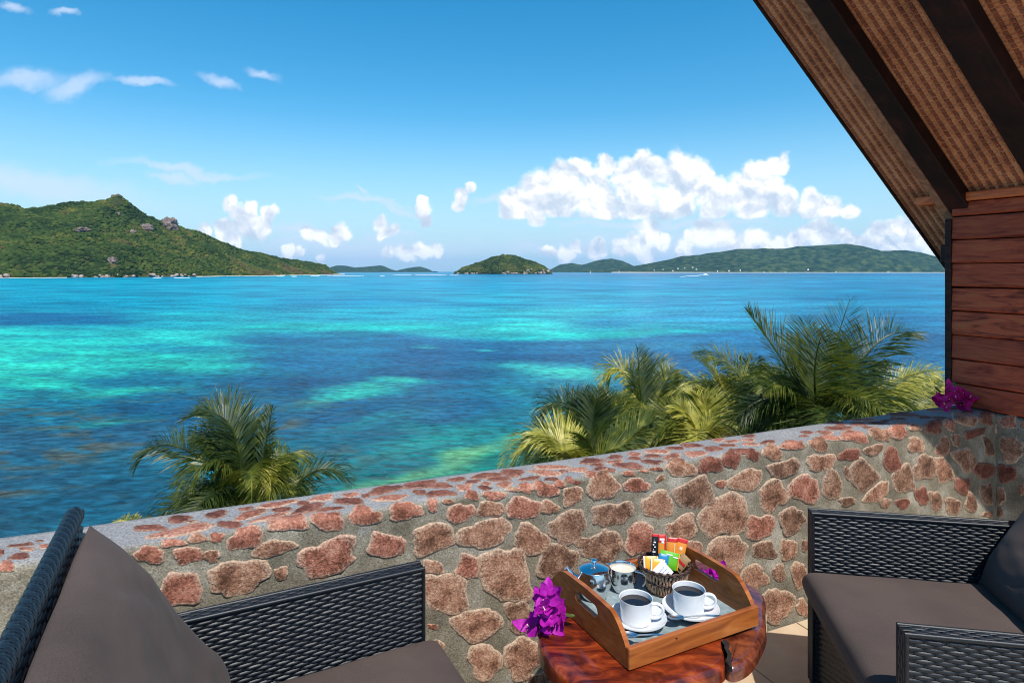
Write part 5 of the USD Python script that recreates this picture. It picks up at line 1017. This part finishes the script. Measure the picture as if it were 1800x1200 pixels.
# ------------------------------------------------------------------ bougainvillea
def petal_mat(name, a, b, tr): return usdkit.material(stage, '/World/Looks/' + name, {'geo': ('geometry', {}), 'n': ('noise_texture', {'scale': 60.0, 'detail': 3.0}), 'r': ('rgb_ramp', {'ramp': [(.3, a), (.7, b)]}), 'p': ('principled_bsdf', {'roughness': .55, 'specular_ior_level': .3}), 't': ('translucent_bsdf', {'color': tr}), 'm': ('mix_closure', {'fac': .3})},
    [('geo.position', 'n.vector'), ('n.fac', 'r.fac'), ('r.color', 'p.base_color'), ('p.BSDF', 'm.closure1'), ('t.BSDF', 'm.closure2')], surface='m.closure')
MAGENTA = petal_mat('magenta_bract', (.30, .004, .26), (.54, .018, .46), (.6, .01, .5)); CRIMSON = petal_mat('crimson_bract', (.50, .006, .14), (.80, .02, .26), (.7, .01, .2))
LEAFG = leaf_mat('sprig_leaf', [(.3, (.03, .06, .012)), (.7, (.10, .14, .03))], (.15, .2, .03))
TUBEC = mat('cream_floret', [(.7, .62, .35), (.8, .74, .5)], scale=20, rough=.6)
def bract(L, W, curl, n=6, m=5):
    a = np.linspace(0, 1, n); b = np.linspace(-1, 1, m); A, B = np.meshgrid(a, b, indexing='ij')
    wd = W * np.sin(np.clip(A, 0, 1) ** .75 * math.pi) ** .75 * (1 - .25 * A) + .0004
    V = np.stack([A * L, B * wd, curl * L * A ** 1.6 + .22 * W * np.abs(B) ** 1.5 * (1 - A * .4) + .0015 * np.sin(B * 7 + A * 9)], -1).reshape(-1, 3)
    F = grid_faces(n, m); return V, F
def flower(t, c, nrm, size, rr, m):
    nrm = nrm / np.linalg.norm(nrm); x = np.cross(nrm, rr.normal(0, 1, 3)); x /= np.linalg.norm(x); y = np.cross(nrm, x); B = np.stack([x, y, nrm], 1)
    a = Acc()
    for k in range(3):
        v, f = bract(size * rr.uniform(.9, 1.1), size * .42, rr.uniform(.25, .7)); th = k * 2.094 + rr.normal(0, .15)
        R = rotm((0, 0, 1), th); a.add((v @ R.T) @ B.T + c, f)
    o = obj('flower', a, m, t, smooth=True)
    if rr.random() < .5: obj('floret', tube([c, c + nrm * size * .45], [.0009, .0018], 5), TUBEC, o)
def sprig(loc, label, centres, size, m, seed, leaves, stems, face=(0, -.7, .7)):
    rr = rnd(seed); loc = np.asarray(loc, float); t = thing('bougainvillea_sprig', label, 'flowers', loc)
    for p in stems: obj('stem', tube(np.array(p) - loc, .0014, 5), LEAFG, t)
    for c in centres: flower(t, np.asarray(c) - loc, np.array(face) + rr.normal(0, .45, 3), size * rr.uniform(.85, 1.15), rr, m)
    for (c, d, L) in leaves:
        v, f = bract(L, L * .36, -.2); d = np.asarray(d, float) / np.linalg.norm(d); s = np.cross([0, 0, 1], d); s /= np.linalg.norm(s); B = np.stack([d, s, np.cross(d, s)], 1)
        obj('leaf', (v @ B.T + np.asarray(c) - loc, f), LEAFG, t, smooth=True)
r = rnd(15); cs = []
for (u, v, sp_, n) in [(972, 1046, 12, 5), (948, 1066, 17, 7), (975, 1078, 12, 5), (940, 1098, 17, 7), (968, 1104, 15, 7), (928, 1108, 10, 3), (955, 1085, 16, 5)]:
    for k in range(n): cs.append(at_depth(u + r.normal(0, sp_ * .55), v + r.normal(0, sp_ * .55), 1.655 + r.normal(0, .014)))
cs = [np.array([c[0], c[1], max(c[2], ZTAB + .012) if c[0] > .10 else c[2]]) for c in cs]
base = on_z(960, 1090, ZTAB)
sprig(base, 'bright magenta bougainvillea sprig lying at the left end of the tray', cs[::2], .038, MAGENTA, 16, [(at_depth(992, 1082, 1.66), (1, .1, .1), .03)], [bez(at_depth(1003, 1084, 1.66), at_depth(985, 1082, 1.66), at_depth(955, 1080, 1.66), 8), bez(at_depth(960, 1085, 1.66), at_depth(945, 1090, 1.655), at_depth(935, 1105, 1.65), 8)])
cs = []
for k in range(16):
    cs.append(at_depth(r.uniform(1228, 1272), 0, 1) * 0 + np.array([0, 0, 0]))
cs = [on_z(r.uniform(1226, 1268), r.uniform(1004, 1024), ZTAB + r.uniform(.008, .026)) for k in range(18)]
sprig(on_z(1262, 1010, ZTAB), 'magenta bougainvillea sprig behind the right handle of the tray', cs[::2], .034, MAGENTA, 17, [], [bez(on_z(1240, 1005, ZTAB + .01), on_z(1258, 1010, ZTAB + .014), on_z(1280, 1018, ZTAB + .01), 8)])
cs = []
for (u, v, sp_, n) in [(1655, 700, 9, 8), (1672, 694, 9, 8), (1690, 700, 10, 9), (1706, 704, 8, 8), (1690, 712, 14, 8), (1660, 710, 10, 5)]:
    for k in range(n): cs.append(at_depth(u + r.normal(0, sp_ * .6), v + r.normal(0, sp_ * .55), 3.34 + r.normal(0, .03)))
cs = [np.array([c[0], c[1], max(c[2], ZT + .015)]) for c in cs]
lv = [(at_depth(u, v, 3.36), d, .045) for u, v, d in [(1668, 690, (-.3, 0, 1)), (1652, 690, (-.6, 0, 1)), (1684, 708, (.2, -1, .3)), (1700, 716, (.4, -1, .2)), (1716, 712, (1, -.3, .2)), (1640, 712, (-1, -.2, .3)), (1662, 714, (-.2, -1, .2)), (1675, 684, (.2, .1, 1))]]
sprig(hp(-.12, .08, ZT), 'crimson pink bougainvillea bunch on the parapet against the plank wall', cs[::2], .042, CRIMSON, 18, lv, [bez(at_depth(1645, 708, 3.36), at_depth(1675, 706, 3.34), at_depth(1712, 710, 3.3), 8)])
